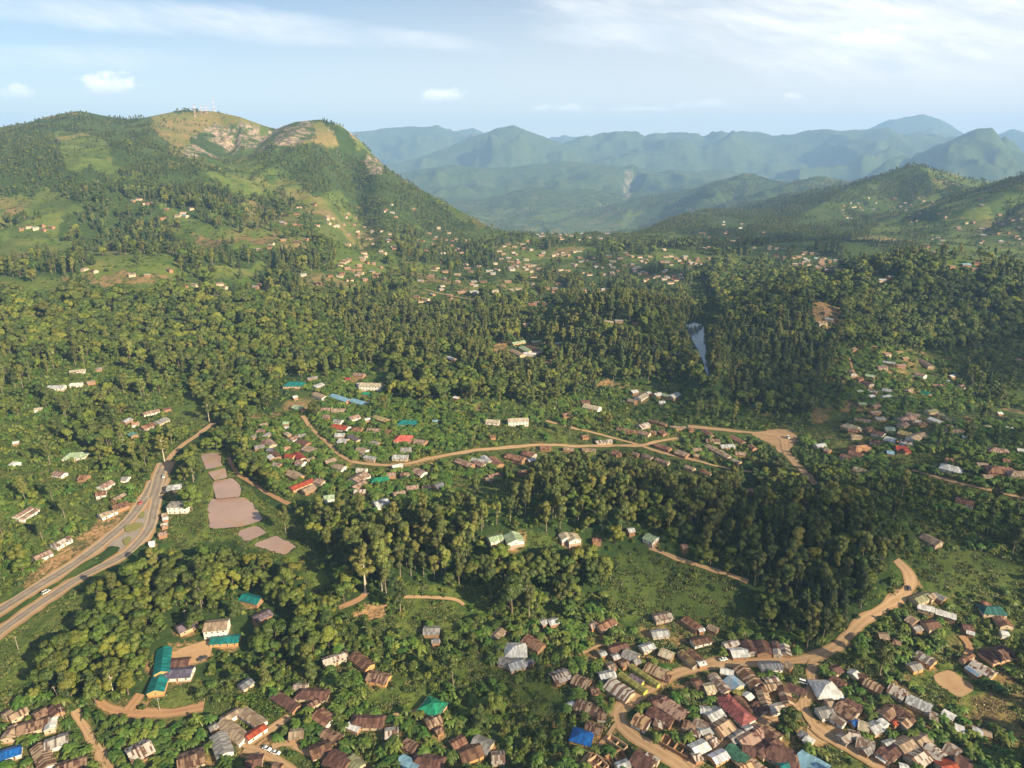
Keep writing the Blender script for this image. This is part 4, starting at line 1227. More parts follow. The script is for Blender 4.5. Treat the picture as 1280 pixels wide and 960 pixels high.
def instance_object(name, groups, label, kind='stuff'):
    """one object made of many plants: groups = list of (mesh, points Nx(x,y,z), scale, rot)"""
    P = []; S = []; Rz = []; K = []
    for gi, (me, pts, sc, rz) in enumerate(groups):
        P.append(pts); S.append(sc); Rz.append(rz); K.append(np.full(len(pts), gi))
    P = np.vstack(P); S = np.concatenate(S); Rz = np.concatenate(Rz); K = np.concatenate(K)
    me = bpy.data.meshes.new(name + '_points')
    me.vertices.add(len(P)); me.vertices.foreach_set('co', P.astype(np.float32).ravel())
    for an, arr, ty in (('psc', S, 'FLOAT'), ('prz', Rz, 'FLOAT'), ('pk', K, 'INT')):
        a = me.attributes.new(an, ty, 'POINT')
        a.data.foreach_set('value', arr.astype(np.int32 if ty == 'INT' else np.float32))
    me.update()
    o = link(name, me)
    ng = bpy.data.node_groups.new(name + '_scatter', 'GeometryNodeTree')
    ng.interface.new_socket('Geometry', in_out='INPUT', socket_type='NodeSocketGeometry')
    ng.interface.new_socket('Geometry', in_out='OUTPUT', socket_type='NodeSocketGeometry')
    n = ng.nodes; l = ng.links
    gi_ = n.new('NodeGroupInput'); go = n.new('NodeGroupOutput')
    js = n.new('GeometryNodeJoinGeometry')
    def attr(nm, ty):
        a = n.new('GeometryNodeInputNamedAttribute'); a.data_type = ty; a.inputs[0].default_value = nm
        return a.outputs['Attribute']
    sc_ = attr('psc', 'FLOAT'); rz_ = attr('prz', 'FLOAT'); k_ = attr('pk', 'INT')
    cx = n.new('ShaderNodeCombineXYZ'); l.new(rz_, cx.inputs[2])
    for g, (mesh, _, _, _) in enumerate(groups):
        src = bpy.data.objects.new('plant_source', mesh)
        oi = n.new('GeometryNodeObjectInfo'); oi.inputs['Object'].default_value = src; oi.inputs['As Instance'].default_value = True
        cmpn = n.new('FunctionNodeCompare'); cmpn.data_type = 'INT'; cmpn.operation = 'EQUAL'
        l.new(k_, cmpn.inputs[2]); cmpn.inputs[3].default_value = g
        ip = n.new('GeometryNodeInstanceOnPoints')
        l.new(gi_.outputs[0], ip.inputs['Points']); l.new(cmpn.outputs[0], ip.inputs['Selection'])
        l.new(oi.outputs['Geometry'], ip.inputs['Instance'])
        l.new(cx.outputs[0], ip.inputs['Rotation']); l.new(sc_, ip.inputs['Scale'])
        l.new(ip.outputs[0], js.inputs[0])
    l.new(js.outputs[0], go.inputs[0])
    mod = o.modifiers.new('scatter', 'NODES'); mod.node_group = ng
    tag(o, kind=kind, label=label)
    return o

WOODS = [  # picture point, name of the wood
 (215, 790, 'the rounded wood round the teal roofed school'), (60, 830, 'the rounded wood beside the meadow'), (330, 780, 'the wood above the maroon roofed houses'),
 (300, 715, 'the wood under the fish ponds'), (470, 710, 'the wood round the two pale trunks'), (640, 720, 'the dark wood below the church'), (760, 720, 'the slope wood beyond the church'),
 (1020, 740, 'the tall wood inside the road bend'), (880, 650, 'the dark wood behind the grassy slope'), (600, 640, 'the wood behind the church'), (560, 800, 'the gardens above the green pyramid roof'),
 (60, 650, 'the terraces above the orange cut bank'), (240, 560, 'the roadside by the lane'), (700, 880, 'the gardens by the blue pyramid roof'), (860, 880, 'the rusty village street'),
 (1180, 790, 'the gardens right of the road bend'), (1120, 880, 'the gardens by the bare dirt square'), (1060, 650, 'the wood under the wide junction'), (1230, 700, 'the scrubby far bank'), (360, 900, 'the maize plot and yard'), (500, 930, 'the lanes below the green pyramid roof'), (1000, 900, 'the white pyramid roof'), (120, 930, 'the straight sandy lane'),
]
def wood_name(px, py):
    return min(WOODS, key=lambda w: (w[0] - px) ** 2 + (w[1] - py) ** 2)[2]

def build_plants(n_tree=300, n_ban=300):
    make_protos()
    T = scatter()
    # hand-placed landmark trees of the photograph
    hand = [('G', 457, 742, 36, 0), ('G', 478, 738, 38, 0), ('G', 206, 578, 27, 0), ('E', 712, 545, 22, 0), ('G', 262, 528, 24, 0), ('B', 240, 638, 22, 0), ('B', 640, 768, 27, 0), ('B', 985, 912, 14, 0), ('K', 34, 935, 6, 0), ('E', 945, 525, 20, 0), ('E', 1208, 560, 22, 0), ('E', 1172, 562, 20, 0), ('B', 248, 788, 15, 0), ('E', 1183, 560, 21, 0), ('B', 120, 880, 14, 0), ('G', 118, 874, 17, 0), ('G', 142, 868, 17, 0)]
    HX = []
    for k, px, py, h, _ in hand:
        p = cast(px, py)[0]
        HX.append((k, p[0], p[1], p[2], h))
    cand = []
    for k in 'BECK':
        a = T[k]
        px, py, f = project(a[:, 0], a[:, 1], a[:, 2] + a[:, 3] * .6)
        vis = (px > 4) & (px < 1276) & (py > 10) & (py < 955)
        size = np.where(vis, a[:, 3] / f * {'B': 1.5, 'K': .9, 'C': 1.1, 'E': 1.0}[k], 0)
        for i in np.argsort(-size)[:n_tree]:
            cand.append((size[i], k, i, px[i], py[i]))
    cand.sort(reverse=True)
    chosen = cand[:n_tree - len(HX)]
    pick = {k: set() for k in 'BECK'}
    for s, k, i, _, _ in chosen: pick[k].add(i)
    nm = {'B': 'broadleaf_tree', 'E': 'eucalyptus_tree', 'C': 'conifer_tree', 'K': 'garden_tree', 'G': 'gum_tree'}
    word = {'B': 'spreading dark green broadleaf tree', 'E': 'tall slender grey green eucalyptus', 'C': 'dense dark pointed tree', 'K': 'small rounded bright green tree', 'G': 'very tall gum tree with a bare pale forked trunk'}
    # what is too small or too many: one object each
    def groups(keys, T, pick):
        gs = []
        for k in keys:
            a = T[k]; keep = np.ones(len(a), bool)
            if k in pick:
                for i in pick[k]: keep[i] = False
            a = a[keep]
            lod = np.where(a[:, 4] < 640, 0, np.where(a[:, 4] < 1500, 1, 2))
            for L in (0, 1, 2):
                b = a[lod == L]
                if not len(b): continue
                var = rng.integers(0, len(PROTO[k, L]), len(b))
                for v in range(len(PROTO[k, L])):
                    c = b[var == v]
                    if len(c):
                        gs.append((PROTO[k, L][v][2], c[:, :3] - np.array([0, 0, .15]), c[:, 3] / NAT[k] * 1.0, rng.uniform(0, 6.28, len(c))))
        return gs
    instance_object('forest', groups('BECK', T, pick), 'mixed green woodland covering the hills and valley sides')
    instance_object('shrubbery', groups('S', T, {}), 'low green shrubs and undergrowth between trees and houses')
    def plant(k, x, y, z, h, px, py, lod=0, label=None):
        v = random.randrange(len(PROTO[k, lod])); m = PROTO[k, lod][v]
        root = bpy.data.objects.new(nm[k] if k in nm else 'banana_plant', None); C.objects.link(root)
        root.location = (x, y, z - .15); root.rotation_euler = (0, 0, random.uniform(0, 6.28)); s = h / NAT[k]
        root.scale = (s * random.uniform(.92, 1.1),) * 2 + (s,)
        c = link('crown' if k != 'N' else 'leaves', m[0], root)
        t = link('trunk' if k != 'N' else 'stem', m[1], root)
        wn = wood_name(px, py)
        if k == 'N':
            tag(root, 'bright green banana plant growing by ' + wn, 'banana plant', 'banana plants by ' + wn)
        else:
            tag(root, label or (word[k] + ' in ' + wn), 'tree', None if label else (word[k].split(' ')[-1] + ' trees in ' + wn))
        return root
    for s, k, i, px, py in chosen:
        a = T[k][i]
        plant(k, a[0], a[1], a[2], a[3], px, py)
    hl = ['left one of the pair of tall gum trees with bare pale trunks', 'right one of the pair of tall gum trees, forked pale trunk', 'tall feathery gum tree where the tarmac road enters the trees', 'lone thin eucalyptus on the grassy triangle by the dirt lane',
          'pale trunked gum tree beside the lane end', 'tall full tree beside the white two storey roadside building', 'huge round olive crown standing before the dark wood below the church', 'round dark shade tree on the brown village street',
          'small round tree beside the bright blue roof', 'bright eucalyptus before the dark lakeside wood', 'right one of three upright trees in the valley village', 'left one of three upright trees in the valley village', 'leafy tree between the teal school and the yard', 'middle one of three upright trees in the valley village', 'rounded tree where the sandy lane meets the drive', 'flat topped pale stemmed tree left of the red earth drive', 'flat topped tree inside the bend of the red earth drive']
    for (k, x, y, z, h), (k0, px, py, _, _), lb in zip(HX, hand, hl):
        o = plant(k, x, y, z, h, px, py, 0, lb)
    # grass tufts, maize rows, dry stubble
    tuft = []
    for i in range(3):
        rg = np.random.default_rng(700 + i); n = 26
        P_ = np.column_stack([rg.normal(0, .55, n), rg.normal(0, .55, n), rg.uniform(.05, .32, n)])
        v, f = quads(P_, np.column_stack([rg.normal(size=n) * .8, rg.normal(size=n) * .8, np.ones(n)]), .5, rg)
        tuft.append(new_mesh('tuft', v, f, [LM['T']]))
    dry = [new_mesh('dry_tuft', *quads(np.column_stack([rg.normal(0, .5, 20), rg.normal(0, .5, 20), rg.uniform(.05, .4, 20)]), rg.normal(size=(20, 3)) + [0, 0, .6], .42, rg), [LM['D']])]
    mz = [new_mesh('maize_plant', *quads(np.column_stack([rg.normal(0, .28, 16), rg.normal(0, .28, 16), rg.uniform(.2, 1.7, 16)]), rg.normal(size=(16, 3)) + [0, 0, .5], .6, rg, .6), [LM['N']])]
    def fill(sp, classes, amt, rmax, rows=None):
        xs = np.arange(-420, 620, sp); ys = np.arange(150, rmax, sp if rows is None else rows)
        X, Y = np.meshgrid(xs, ys); X = X.ravel(); Y = Y.ravel()
        if rows is None:
            X = X + rng.uniform(-.5, .5, len(X)) * sp; Y = Y + rng.uniform(-.5, .5, len(X)) * sp
        else:
            a_ = .5; X, Y = X * math.cos(a_) - (Y - 300) * math.sin(a_), X * math.sin(a_) + (Y - 300) * math.cos(a_) + 300
        Z = ground_z(X, Y); px, py, f = project(X, Y, Z)
        c = zlook(ZMAP, px, py); n_ = fbm(X, Y, 7, 3, 950)
        m = np.isin(c, [CLS[k] for k in classes]) & (rng.random(len(X)) < amt * np.clip((n_ - .35) * 4, 0, 1.5)) & ~zlook(KROAD, px, py) & (px > -60) & (px < 1340) & (py < 1000)
        if rows is not None: m = np.isin(c, [CLS[k] for k in classes])
        return np.column_stack([X[m], Y[m], Z[m]])
    def scat(name, meshes, P, s0, s1, lab):
        if not len(P): return
        v = rng.integers(0, len(meshes), len(P))
        instance_object(name, [(meshes[i], P[v == i], rng.uniform(s0, s1, (v == i).sum()), rng.uniform(0, 6.28, (v == i).sum())) for i in range(len(meshes))], lab)
    scat('grass', tuft, fill(1.7, ['grass', 'slope', 'garden', 'village', 'scrub'], .8, 620), .6, 1.7, 'rough green grass tufts of the meadows and yards')
    scat('stubble', dry, fill(1.3, ['field'], 1.2, 500), .5, 1.2, 'dry brown stubble of the harvested field')
    scat('maize', mz, fill(1.0, ['maize'], 1, 400, 1.7), .8, 1.2, 'green maize standing in rows on the small plot')
    # banana plants
    a = T['N']
    px, py, f = project(a[:, 0], a[:, 1], a[:, 2] + 2)
    vis = (px > 3) & (px < 1277) & (py < 957)
    size = np.where(vis, a[:, 3] / f, 0)
    order = np.argsort(-size)
    sel = order[:n_ban]
    for i in sel:
        plant('N', a[i, 0], a[i, 1], a[i, 2], a[i, 3], px[i], py[i])
    T2 = {'N': np.delete(a, sel, axis=0)}
    instance_object('banana_grove', groups('N', T2, {}), 'banana groves spread through the villages and valley gardens')
    print('PLANTS', {k: len(v) for k, v in T.items()})
    return T

# ------------------------------------------------------------------ houses: ridge ends in the photograph, width in metres, roof, marks
# marks: h hipped, 2 two storeys, w white walls, o orange walls, y yellow-green walls, c open canopy on posts, n roofless walls, + another wing of the house before
HOUSES = """
11 895 32 884 6 zebra|4 893 13 887 5 tan +|42 893 57 884 7 rust|66 881 72 890 6 maroon|22 908 60 897 9 rust|61 910 66 893 5 white|8 921 19 905 7 zebra|-8 944 26 933 7 blue w|56 928 85 918 8 greyzebra w|47 929 59 957 7 zebra +|70 959 107 946 8 rust
160 941 187 926 12 patch|222 950 254 939 11 rust|277 899 305 922 7 tan w|276 899 300 885 5 tan +|302 886 328 903 6 tan +|307 921 331 905 5 red + w|272 915 281 940 8 grey w|262 909 270 905 4 grey|300 857 313 848 6 slate
343 866 370 883 6 maroon|377 863 403 864 8 maroon h|367 856 384 856 5 greyrust|385 880 398 873 5 rust|396 888 413 899 8 redrust w|404 913 424 922 6 rust|362 915 379 913 7 tan|388 938 412 928 9 brown|411 942 434 953 10 maroon|436 946 450 957 7 olivegrey|446 897 472 898 8 maroon h|434 904 449 910 4 white|482 914 497 912 7 patch|505 926 520 933 6 rust|500 946 521 958 6 lblue|523 946 545 950 9 maroon h|308 951 327 948 9 maroon|340 957 351 958 5 rust
404 825 434 815 7 patch|441 816 462 831 7 brown + o|461 841 485 846 8 rust o|530 785 549 785 8 grey|540 800 549 799 4 grey|618 794 627 785 6 tan|641 807 648 807 12 white h|625 822 640 826 7 grey +|636 830 655 824 8 zinc +|657 795 677 807 8 redrust|658 827 665 824 4 slate
538 877 543 879 11 green h|533 902 550 894 7 zebra|545 913 552 909 4 rust|565 929 580 921 6 redrust|575 941 600 931 10 brown o|592 923 613 931 9 grey|615 944 630 943 7 greyrust|676 777 682 774 5 zinc|686 776 697 773 6 zinc|748 782 767 773 7 redrust|737 781 745 777 5 greyrust|691 845 710 838 9 patch|717 845 736 853 8 zebra|739 862 748 860 5 rust|720 877 746 885 8 zebra|747 891 757 892 6 rust|711 880 716 878 3 white|733 905 752 911 6 rust o|724 915 731 917 9 blue h o|737 945 757 955 6 ruin n|740 882 752 890 5 rust
818 770 838 766 7 greyrust|856 771 874 783 6 redrust|886 781 897 786 5 tan|874 786 879 785 3 white|815 790 835 788 6 zinc|866 801 887 796 6 brown w|763 810 783 804 6 maroon|780 813 797 820 8 grey +|802 809 816 804 6 zinc|826 812 841 818 7 cream|750 816 756 814 4 zinc|766 820 773 818 4 zinc|760 832 768 829 5 greyrust|776 829 784 826 5 rust|792 825 799 823 5 grey|750 843 768 839 6 zinc|761 850 788 867 10 whitezebra|788 830 823 854 3 olive y|775 840 807 862 4 olive y +|788 843 803 852 4 purple +
808 830 832 841 8 zebra|829 843 838 846 5 rust|851 812 870 830 5 olivebrown|861 811 880 828 5 brown +|873 828 881 826 4 white|905 805 923 800 5 patch|914 813 934 812 8 white|933 799 941 813 8 maroon|951 799 957 814 9 maroon|970 801 973 817 5 whitezebra|980 804 983 816 6 whitezebra|925 830 947 853 9 zebra|890 841 909 862 6 greyrust|911 845 924 856 9 blue2 +|901 836 917 840 5 white +|951 830 976 829 7 slate w|982 828 990 832 5 tan|957 850 972 847 6 whitezebra|951 858 961 885 6 zebra|955 856 976 854 6 zebra +|978 856 986 878 6 zebra +|963 884 981 881 6 whitezebra w +|984 854 1008 864 5 maroon
868 852 876 850 7 maroon|881 858 892 856 7 cream|815 877 831 871 8 maroon|827 873 856 892 9 maroonpatch +|812 885 840 901 7 maroon +|794 894 811 903 9 orangezebra w|819 900 829 904 5 whitezebra|855 902 868 907 6 rust|869 899 884 907 6 greyrust|866 911 876 916 5 patch|876 913 888 909 6 zinc|882 921 889 918 5 tan|888 926 895 922 5 patch w|827 921 862 941 6 ruin n|866 935 883 927 7 white|867 945 875 942 5 patch|891 947 907 939 6 lilac o|760 950 780 941 6 ruin n|771 957 786 951 5 zinc|740 946 755 961 7 ruin n|793 941 816 955 11 maroon|808 942 823 950 4 patch +|761 920 782 934 4 ruin n
885 894 901 886 8 zinc|876 885 888 886 5 zinc|894 910 912 899 10 zebra|914 876 930 891 10 pink h w|908 871 914 878 8 pink h +|920 870 940 889 6 brown y|942 878 955 888 8 darkrust|932 870 938 866 5 white|918 862 927 866 3 olive|925 925 952 908 9 maroonpatch|955 908 974 921 8 rust +|948 938 972 922 7 maroon +|930 932 945 938 8 maroon +|920 918 929 914 5 grey|914 923 921 920 5 grey|932 911 940 908 5 zinc|911 931 934 948 8 dgreen|964 931 993 944 12 maroon h|998 942 1032 962 13 lblue w|976 958 986 953 6 teal|926 958 940 952 7 orangezebra|938 950 955 962 6 zebra
1041 836 1050 833 6 maroon|1066 842 1071 838 6 white|1074 842 1083 846 5 darkrust|1082 849 1103 860 7 zebra|1032 855 1036 855 14 white h|1040 846 1055 855 8 darkrust|1049 877 1071 891 11 rust|1058 874 1078 884 6 maroon +|1024 889 1040 886 7 grey w|1041 893 1056 903 5 greyrust w|1034 877 1043 876 6 tan|1074 903 1086 907 7 cream|1088 909 1100 904 7 zinc +|1067 902 1071 901 4 blue|1052 922 1060 917 6 greyrust|1062 915 1075 918 6 patch|1072 923 1093 931 8 greyrust|1080 937 1088 933 5 grey|1100 935 1115 945 9 maroon|1106 929 1118 925 4 zinc|1098 943 1108 950 3 white|1008 921 1015 926 5 white w|1001 915 1007 918 4 slate
1113 856 1132 866 9 patch|1147 814 1168 826 8 greyzebra o|1138 832 1150 829 6 grey o|1216 826 1243 841 8 patch o|1209 832 1225 843 4 blue2|1203 824 1216 817 3 redrust|1135 870 1164 883 8 zinc|1163 891 1172 894 6 greyrust|1180 888 1193 895 5 white|1196 907 1204 910 5 white|1217 910 1228 914 5 zinc|1231 914 1237 916 4 tan|1104 893 1117 882 7 rust|1119 882 1138 896 7 darkrust +|1127 903 1138 894 6 zebra +|1118 902 1122 901 3 red|1101 899 1107 904 5 white w|1147 926 1160 917 7 tan|1124 932 1140 924 9 tan|1103 945 1120 933 7 maroon|1140 948 1157 938 9 patch|1160 930 1180 944 8 patch|1183 930 1200 940 9 greyrust|1195 948 1215 955 12 maroon|1178 958 1196 955 10 red|1126 957 1136 960 6 white|1240 815 1258 810 10 darkrust h
1143 748 1160 741 7 olivegrey|1160 744 1166 741 6 tan +|1169 741 1181 747 6 grey|1148 755 1168 760 6 white|1171 762 1195 769 6 white|1136 770 1145 775 8 tan|1142 784 1150 782 5 grey|1157 779 1172 777 8 brown|1099 792 1110 793 6 tan|1118 800 1125 802 5 rust|1234 758 1248 759 9 tealdark h|1229 753 1235 752 4 redrust|1250 770 1260 780 8 redrust|1252 789 1260 790 4 white w|1210 788 1217 790 4 white|1204 781 1216 783 6 maroon
325 530 333 528 6 tan|323 536 331 537 8 pinkbrown|328 545 336 540 6 grey|314 545 321 543 5 grey|333 548 341 555 7 pinkbrown|318 557 330 555 8 grey|326 552 332 551 5 maroon|335 560 343 561 6 slate|342 564 347 570 6 brown|342 578 350 580 6 greyrust|337 568 341 572 5 white|354 527 361 527 6 pgreen|356 533 361 533 5 white|357 540 362 543 4 cream|362 548 370 544 7 pinkbrown w|373 543 382 542 6 grey|374 549 385 553 8 maroon|381 557 394 561 9 tan w|355 559 363 558 6 salmon w|358 567 368 569 6 red|370 565 378 572 6 crimson|371 575 380 577 6 pinkbrown w|383 574 392 571 5 tan|406 576 418 572 7 tan|418 580 430 583 7 tan w|441 598 456 589 11 pinkbrown w|446 585 458 586 5 whitezebra w|362 588 376 595 8 tan o|363 609 390 598 7 red|378 612 392 606 7 tan|405 620 417 618 7 pgreen w|469 597 480 596 8 green h|468 628 484 623 10 zinc w|492 616 505 613 7 tan|508 608 522 606 8 pinkbrown|528 608 538 607 6 pinkbrown|544 606 553 603 8 slate
484 591 494 590 7 pinkbrown|501 592 510 590 6 rust w|518 585 530 590 8 pinkbrown w|490 582 502 579 5 white|571 573 590 580 7 pinkbrown|595 575 605 580 6 pinkbrown|590 572 605 575 6 zinc|604 569 611 576 6 zinc|613 570 625 579 8 redrust|633 567 655 572 8 redrust|655 563 668 567 8 redrust|660 574 668 572 5 zinc|676 557 688 558 7 redrust|705 559 717 560 6 tan|728 560 745 561 5 tan|766 564 776 565 6 redrust|610 594 625 590 5 rust|648 589 658 587 5 rust|608 597 616 598 5 tan|727 544 735 543 6 redrust|745 551 764 549 6 patch
608 524 624 525 8 cream w|635 523 660 522 8 cream w 2|612 544 618 543 6 brown|735 505 745 507 10 cream h w|703 517 712 516 8 redrust|727 500 737 500 7 brown|789 488 796 487 8 white|797 496 806 491 9 cream w|808 490 812 489 5 white|818 492 826 490 8 white|828 491 838 494 7 pgreen|838 494 848 490 9 white|824 501 831 501 5 white w|786 498 795 500 8 tan|772 534 784 536 6 rust|785 537 797 538 6 redrust|800 538 812 541 7 pinkbrown|813 538 820 539 6 rust|826 537 832 541 6 redrust|838 532 857 533 5 tan|861 535 867 535 5 redrust|812 524 822 526 5 rust|824 527 833 529 5 rust|820 554 838 560 6 redrust|846 562 860 567 8 pinkbrown|868 567 874 568 5 tan|880 536 890 543 6 redrust|915 544 930 552 6 redrust|884 555 897 562 6 tan|898 562 912 570 6 tan|914 572 925 577 5 greyrust|804 567 815 571 5 pinkbrown|820 572 836 577 5 pinkbrown|857 581 868 585 5 tan|877 586 889 592 5 redrust|767 562 774 566 6 redrust|792 565 798 567 5 pinkbrown|937 555 944 559 5 rust
640 664 645 674 11 pgreen w|611 672 627 668 7 pgreen w +|705 665 709 671 7 cream w|714 666 719 673 8 cream w +|808 667 820 672 8 pgreen w|785 661 792 660 5 white|852 681 858 680 5 pinkbrown|741 673 751 673 4 redrust
1060 529 1072 533 10 cream h o|1068 522 1090 525 8 pinkbrown|1088 514 1100 513 8 pinkbrown|1090 506 1099 505 6 pinkbrown|1073 503 1082 503 6 pgreen|1071 488 1077 487 5 pgreen|1083 467 1094 469 8 pgreen|1063 462 1068 466 6 tan w|1071 473 1077 471 6 maroon|1080 475 1090 479 7 maroon|1086 486 1097 489 7 patch|1086 494 1092 493 6 white|1104 485 1115 487 8 zinc|1103 495 1112 493 7 zinc w|1139 494 1147 497 4 cream|1150 448 1165 457 7 pinkbrown|1128 446 1135 446 6 tan|1145 465 1157 468 8 pinkbrown w|1187 469 1192 468 6 white|1182 475 1186 475 4 white|1155 488 1163 492 9 green|1064 435 1069 434 6 tan
1125 524 1141 518 9 pinkbrown|1134 515 1150 518 8 tan +|1159 513 1170 511 7 olivegrey|1163 521 1177 526 7 white w|1172 516 1180 517 6 olivegrey|1178 519 1198 525 7 olivegrey|1107 533 1118 534 9 tealgrey|1125 537 1140 541 10 mustard|1108 545 1122 549 10 white|1092 537 1106 541 9 maroon w|1083 534 1090 533 7 brown|1088 549 1108 553 5 redrust|1139 546 1155 540 9 tan w|1127 549 1143 554 8 patch w|1120 557 1134 558 9 crimson|1109 563 1117 564 7 lblue|1130 561 1136 561 6 crimson|1071 557 1083 556 11 orange h|1062 563 1078 567 8 redrust|1190 536 1202 537 9 pinkbrown h|1184 531 1190 531 5 tan|1206 523 1214 524 7 maroon|1053 567 1066 573 6 redrust w|1032 560 1038 562 6 tan|1068 583 1086 588 9 pgreenrust|1183 572 1191 573 8 redrust|1184 580 1196 583 10 white h w|1243 559 1256 561 9 pinkbrown h|1254 573 1262 574 7 redrust|1243 582 1262 584 12 redrust h|1229 593 1240 594 7 tan|1222 578 1234 579 8 tan|1268 588 1282 589 9 tan h|1272 560 1280 561 6 white|1258 533 1266 534 6 white|1247 515 1252 515 5 white|1204 544 1209 545 4 white w|1230 532 1238 532 6 cream|1196 621 1218 627 9 maroon w|1155 667 1175 677 8 tan|936 610 946 613 6 pinkbrown
415 492 436 499 8 lblue|440 498 458 503 8 lblue|450 478 477 479 10 cream w 2|446 479 451 478 7 white w|443 466 455 467 8 pinkbrown|432 472 438 472 5 red|454 490 463 491 6 green|392 482 402 478 8 zinc|384 472 396 470 6 grey|393 490 406 495 8 tan w|361 477 374 477 12 teal h|366 495 371 494 6 white|368 506 378 509 8 pgreen|405 518 413 519 7 pinkbrown|418 524 427 525 7 grey w|417 530 435 533 9 red w|437 521 448 518 8 pinkbrown w|456 523 462 522 5 white|469 519 484 524 7 mustard|503 525 515 525 10 teal h|500 544 508 544 12 salmonred h|519 549 532 551 9 pinkbrown|501 560 514 559 8 grey w|437 543 448 549 6 purple|424 548 434 549 9 zinc|447 559 458 562 8 tan w|465 551 474 553 6 grey|456 569 470 572 5 zinc|482 537 490 537 6 brown|541 525 547 525 4 lblue|568 495 573 496 5 white|560 445 568 448 6 white
637 435 655 443 8 tan|652 432 663 438 8 pgreen|660 431 675 437 9 maroon w|655 440 670 441 7 white w|640 428 655 425 7 pgreen|665 426 676 425 7 pgreen|694 428 701 427 6 pgreen
87 566 99 565 11 pgreen h w|16 577 20 578 7 white w|100 594 109 594 8 redrust|68 589 80 591 6 pinkbrown w|153 596 160 596 7 grey w|125 607 138 600 8 pinkbrown w|120 615 132 613 8 redrust w|140 632 158 626 9 brown|128 642 145 636 5 tan w|124 643 134 639 7 cream w|141 623 155 616 5 tan|18 645 38 633 5 pinkbrown w|26 648 46 635 4 pinkbrown +|66 680 86 670 7 patch w|42 696 62 687 7 pinkbrown w|209 607 226 605 9 zinc c|211 630 236 629 9 greyflat w 2|203 642 208 641 5 tan|204 647 209 646 4 white|201 655 208 653 5 patch|198 666 208 664 5 pinkbrown|187 677 192 676 4 white w
87 463 106 461 7 cream w|60 482 80 481 9 zinc w|88 479 102 478 7 white w|108 477 118 475 6 tan|119 460 127 459 5 grey|43 510 52 509 6 cream w|16 552 23 551 5 white|178 516 198 511 7 pinkbrown w|203 511 213 509 4 maroon|194 527 207 521 9 grey|176 533 190 528 9 redrust|165 528 173 527 7 salmon w|153 526 162 522 7 zinc|163 540 168 543 6 tealgreen
205 808 201 838 8 teal o|201 840 193 862 9 teal + o|208 838 240 836 9 purpleblue w|215 826 236 824 7 maroon|221 784 243 774 9 purple|256 779 284 776 11 tan w 2|264 797 299 795 8 teal o|303 743 325 748 8 teal|317 771 337 762 8 purple
"""
CLUSTERS = [ # centre x, y, half width, half height, number
 (672,318,60,24,46),(600,345,80,26,40),(760,330,60,14,34),(640,322,12,6,6),(820,345,34,10,24),(720,360,40,8,8),(450,335,30,18,30),(470,300,40,20,22),(420,270,30,15,12),(490,262,30,10,8),(560,300,40,18,18),(540,370,40,6,12),(680,378,20,3,5),
 (720,292,50,8,24),(820,318,50,10,14),(175,250,18,4,8),(215,265,40,8,8),(45,283,22,4,8),(375,270,30,20,8),(120,340,10,6,2),(235,355,10,3,3),(300,355,60,4,5),(350,300,40,14,6),(140,338,80,6,5),(395,345,20,8,3),
 (862,325,30,6,14),(900,300,30,12,10),(1000,322,34,9,30),(1040,328,26,8,18),(1065,262,14,12,8),(1120,265,70,22,26),(1170,305,14,10,8),(1230,270,55,24,24),(1250,300,30,10,8),(1210,332,24,6,5),(960,310,24,6,8),(860,262,10,3,2),(830,212,8,2,0),
 (1031,396,8,8,7),(1085,345,30,8,3),(770,400,14,3,8),(795,403,8,2,4),(655,402,8,2,2),(905,285,60,10,6),(1270,450,10,6,2),(1150,470,60,24,8),(1110,450,24,10,6),(640,268,8,2,0),(330,552,20,22,8),(380,560,40,25,14),(460,556,50,26,12),(450,604,60,10,6),(620,566,50,7,8),(715,560,40,4,8),(810,534,50,6,6),(900,556,40,12,9),(1110,540,60,20,22),(1235,580,40,20,10),(1080,480,22,22,10),(1160,520,40,10,8),(1040,560,20,16,6),(400,500,40,16,5),(850,575,40,8,6),(620,262,10,2,4)]
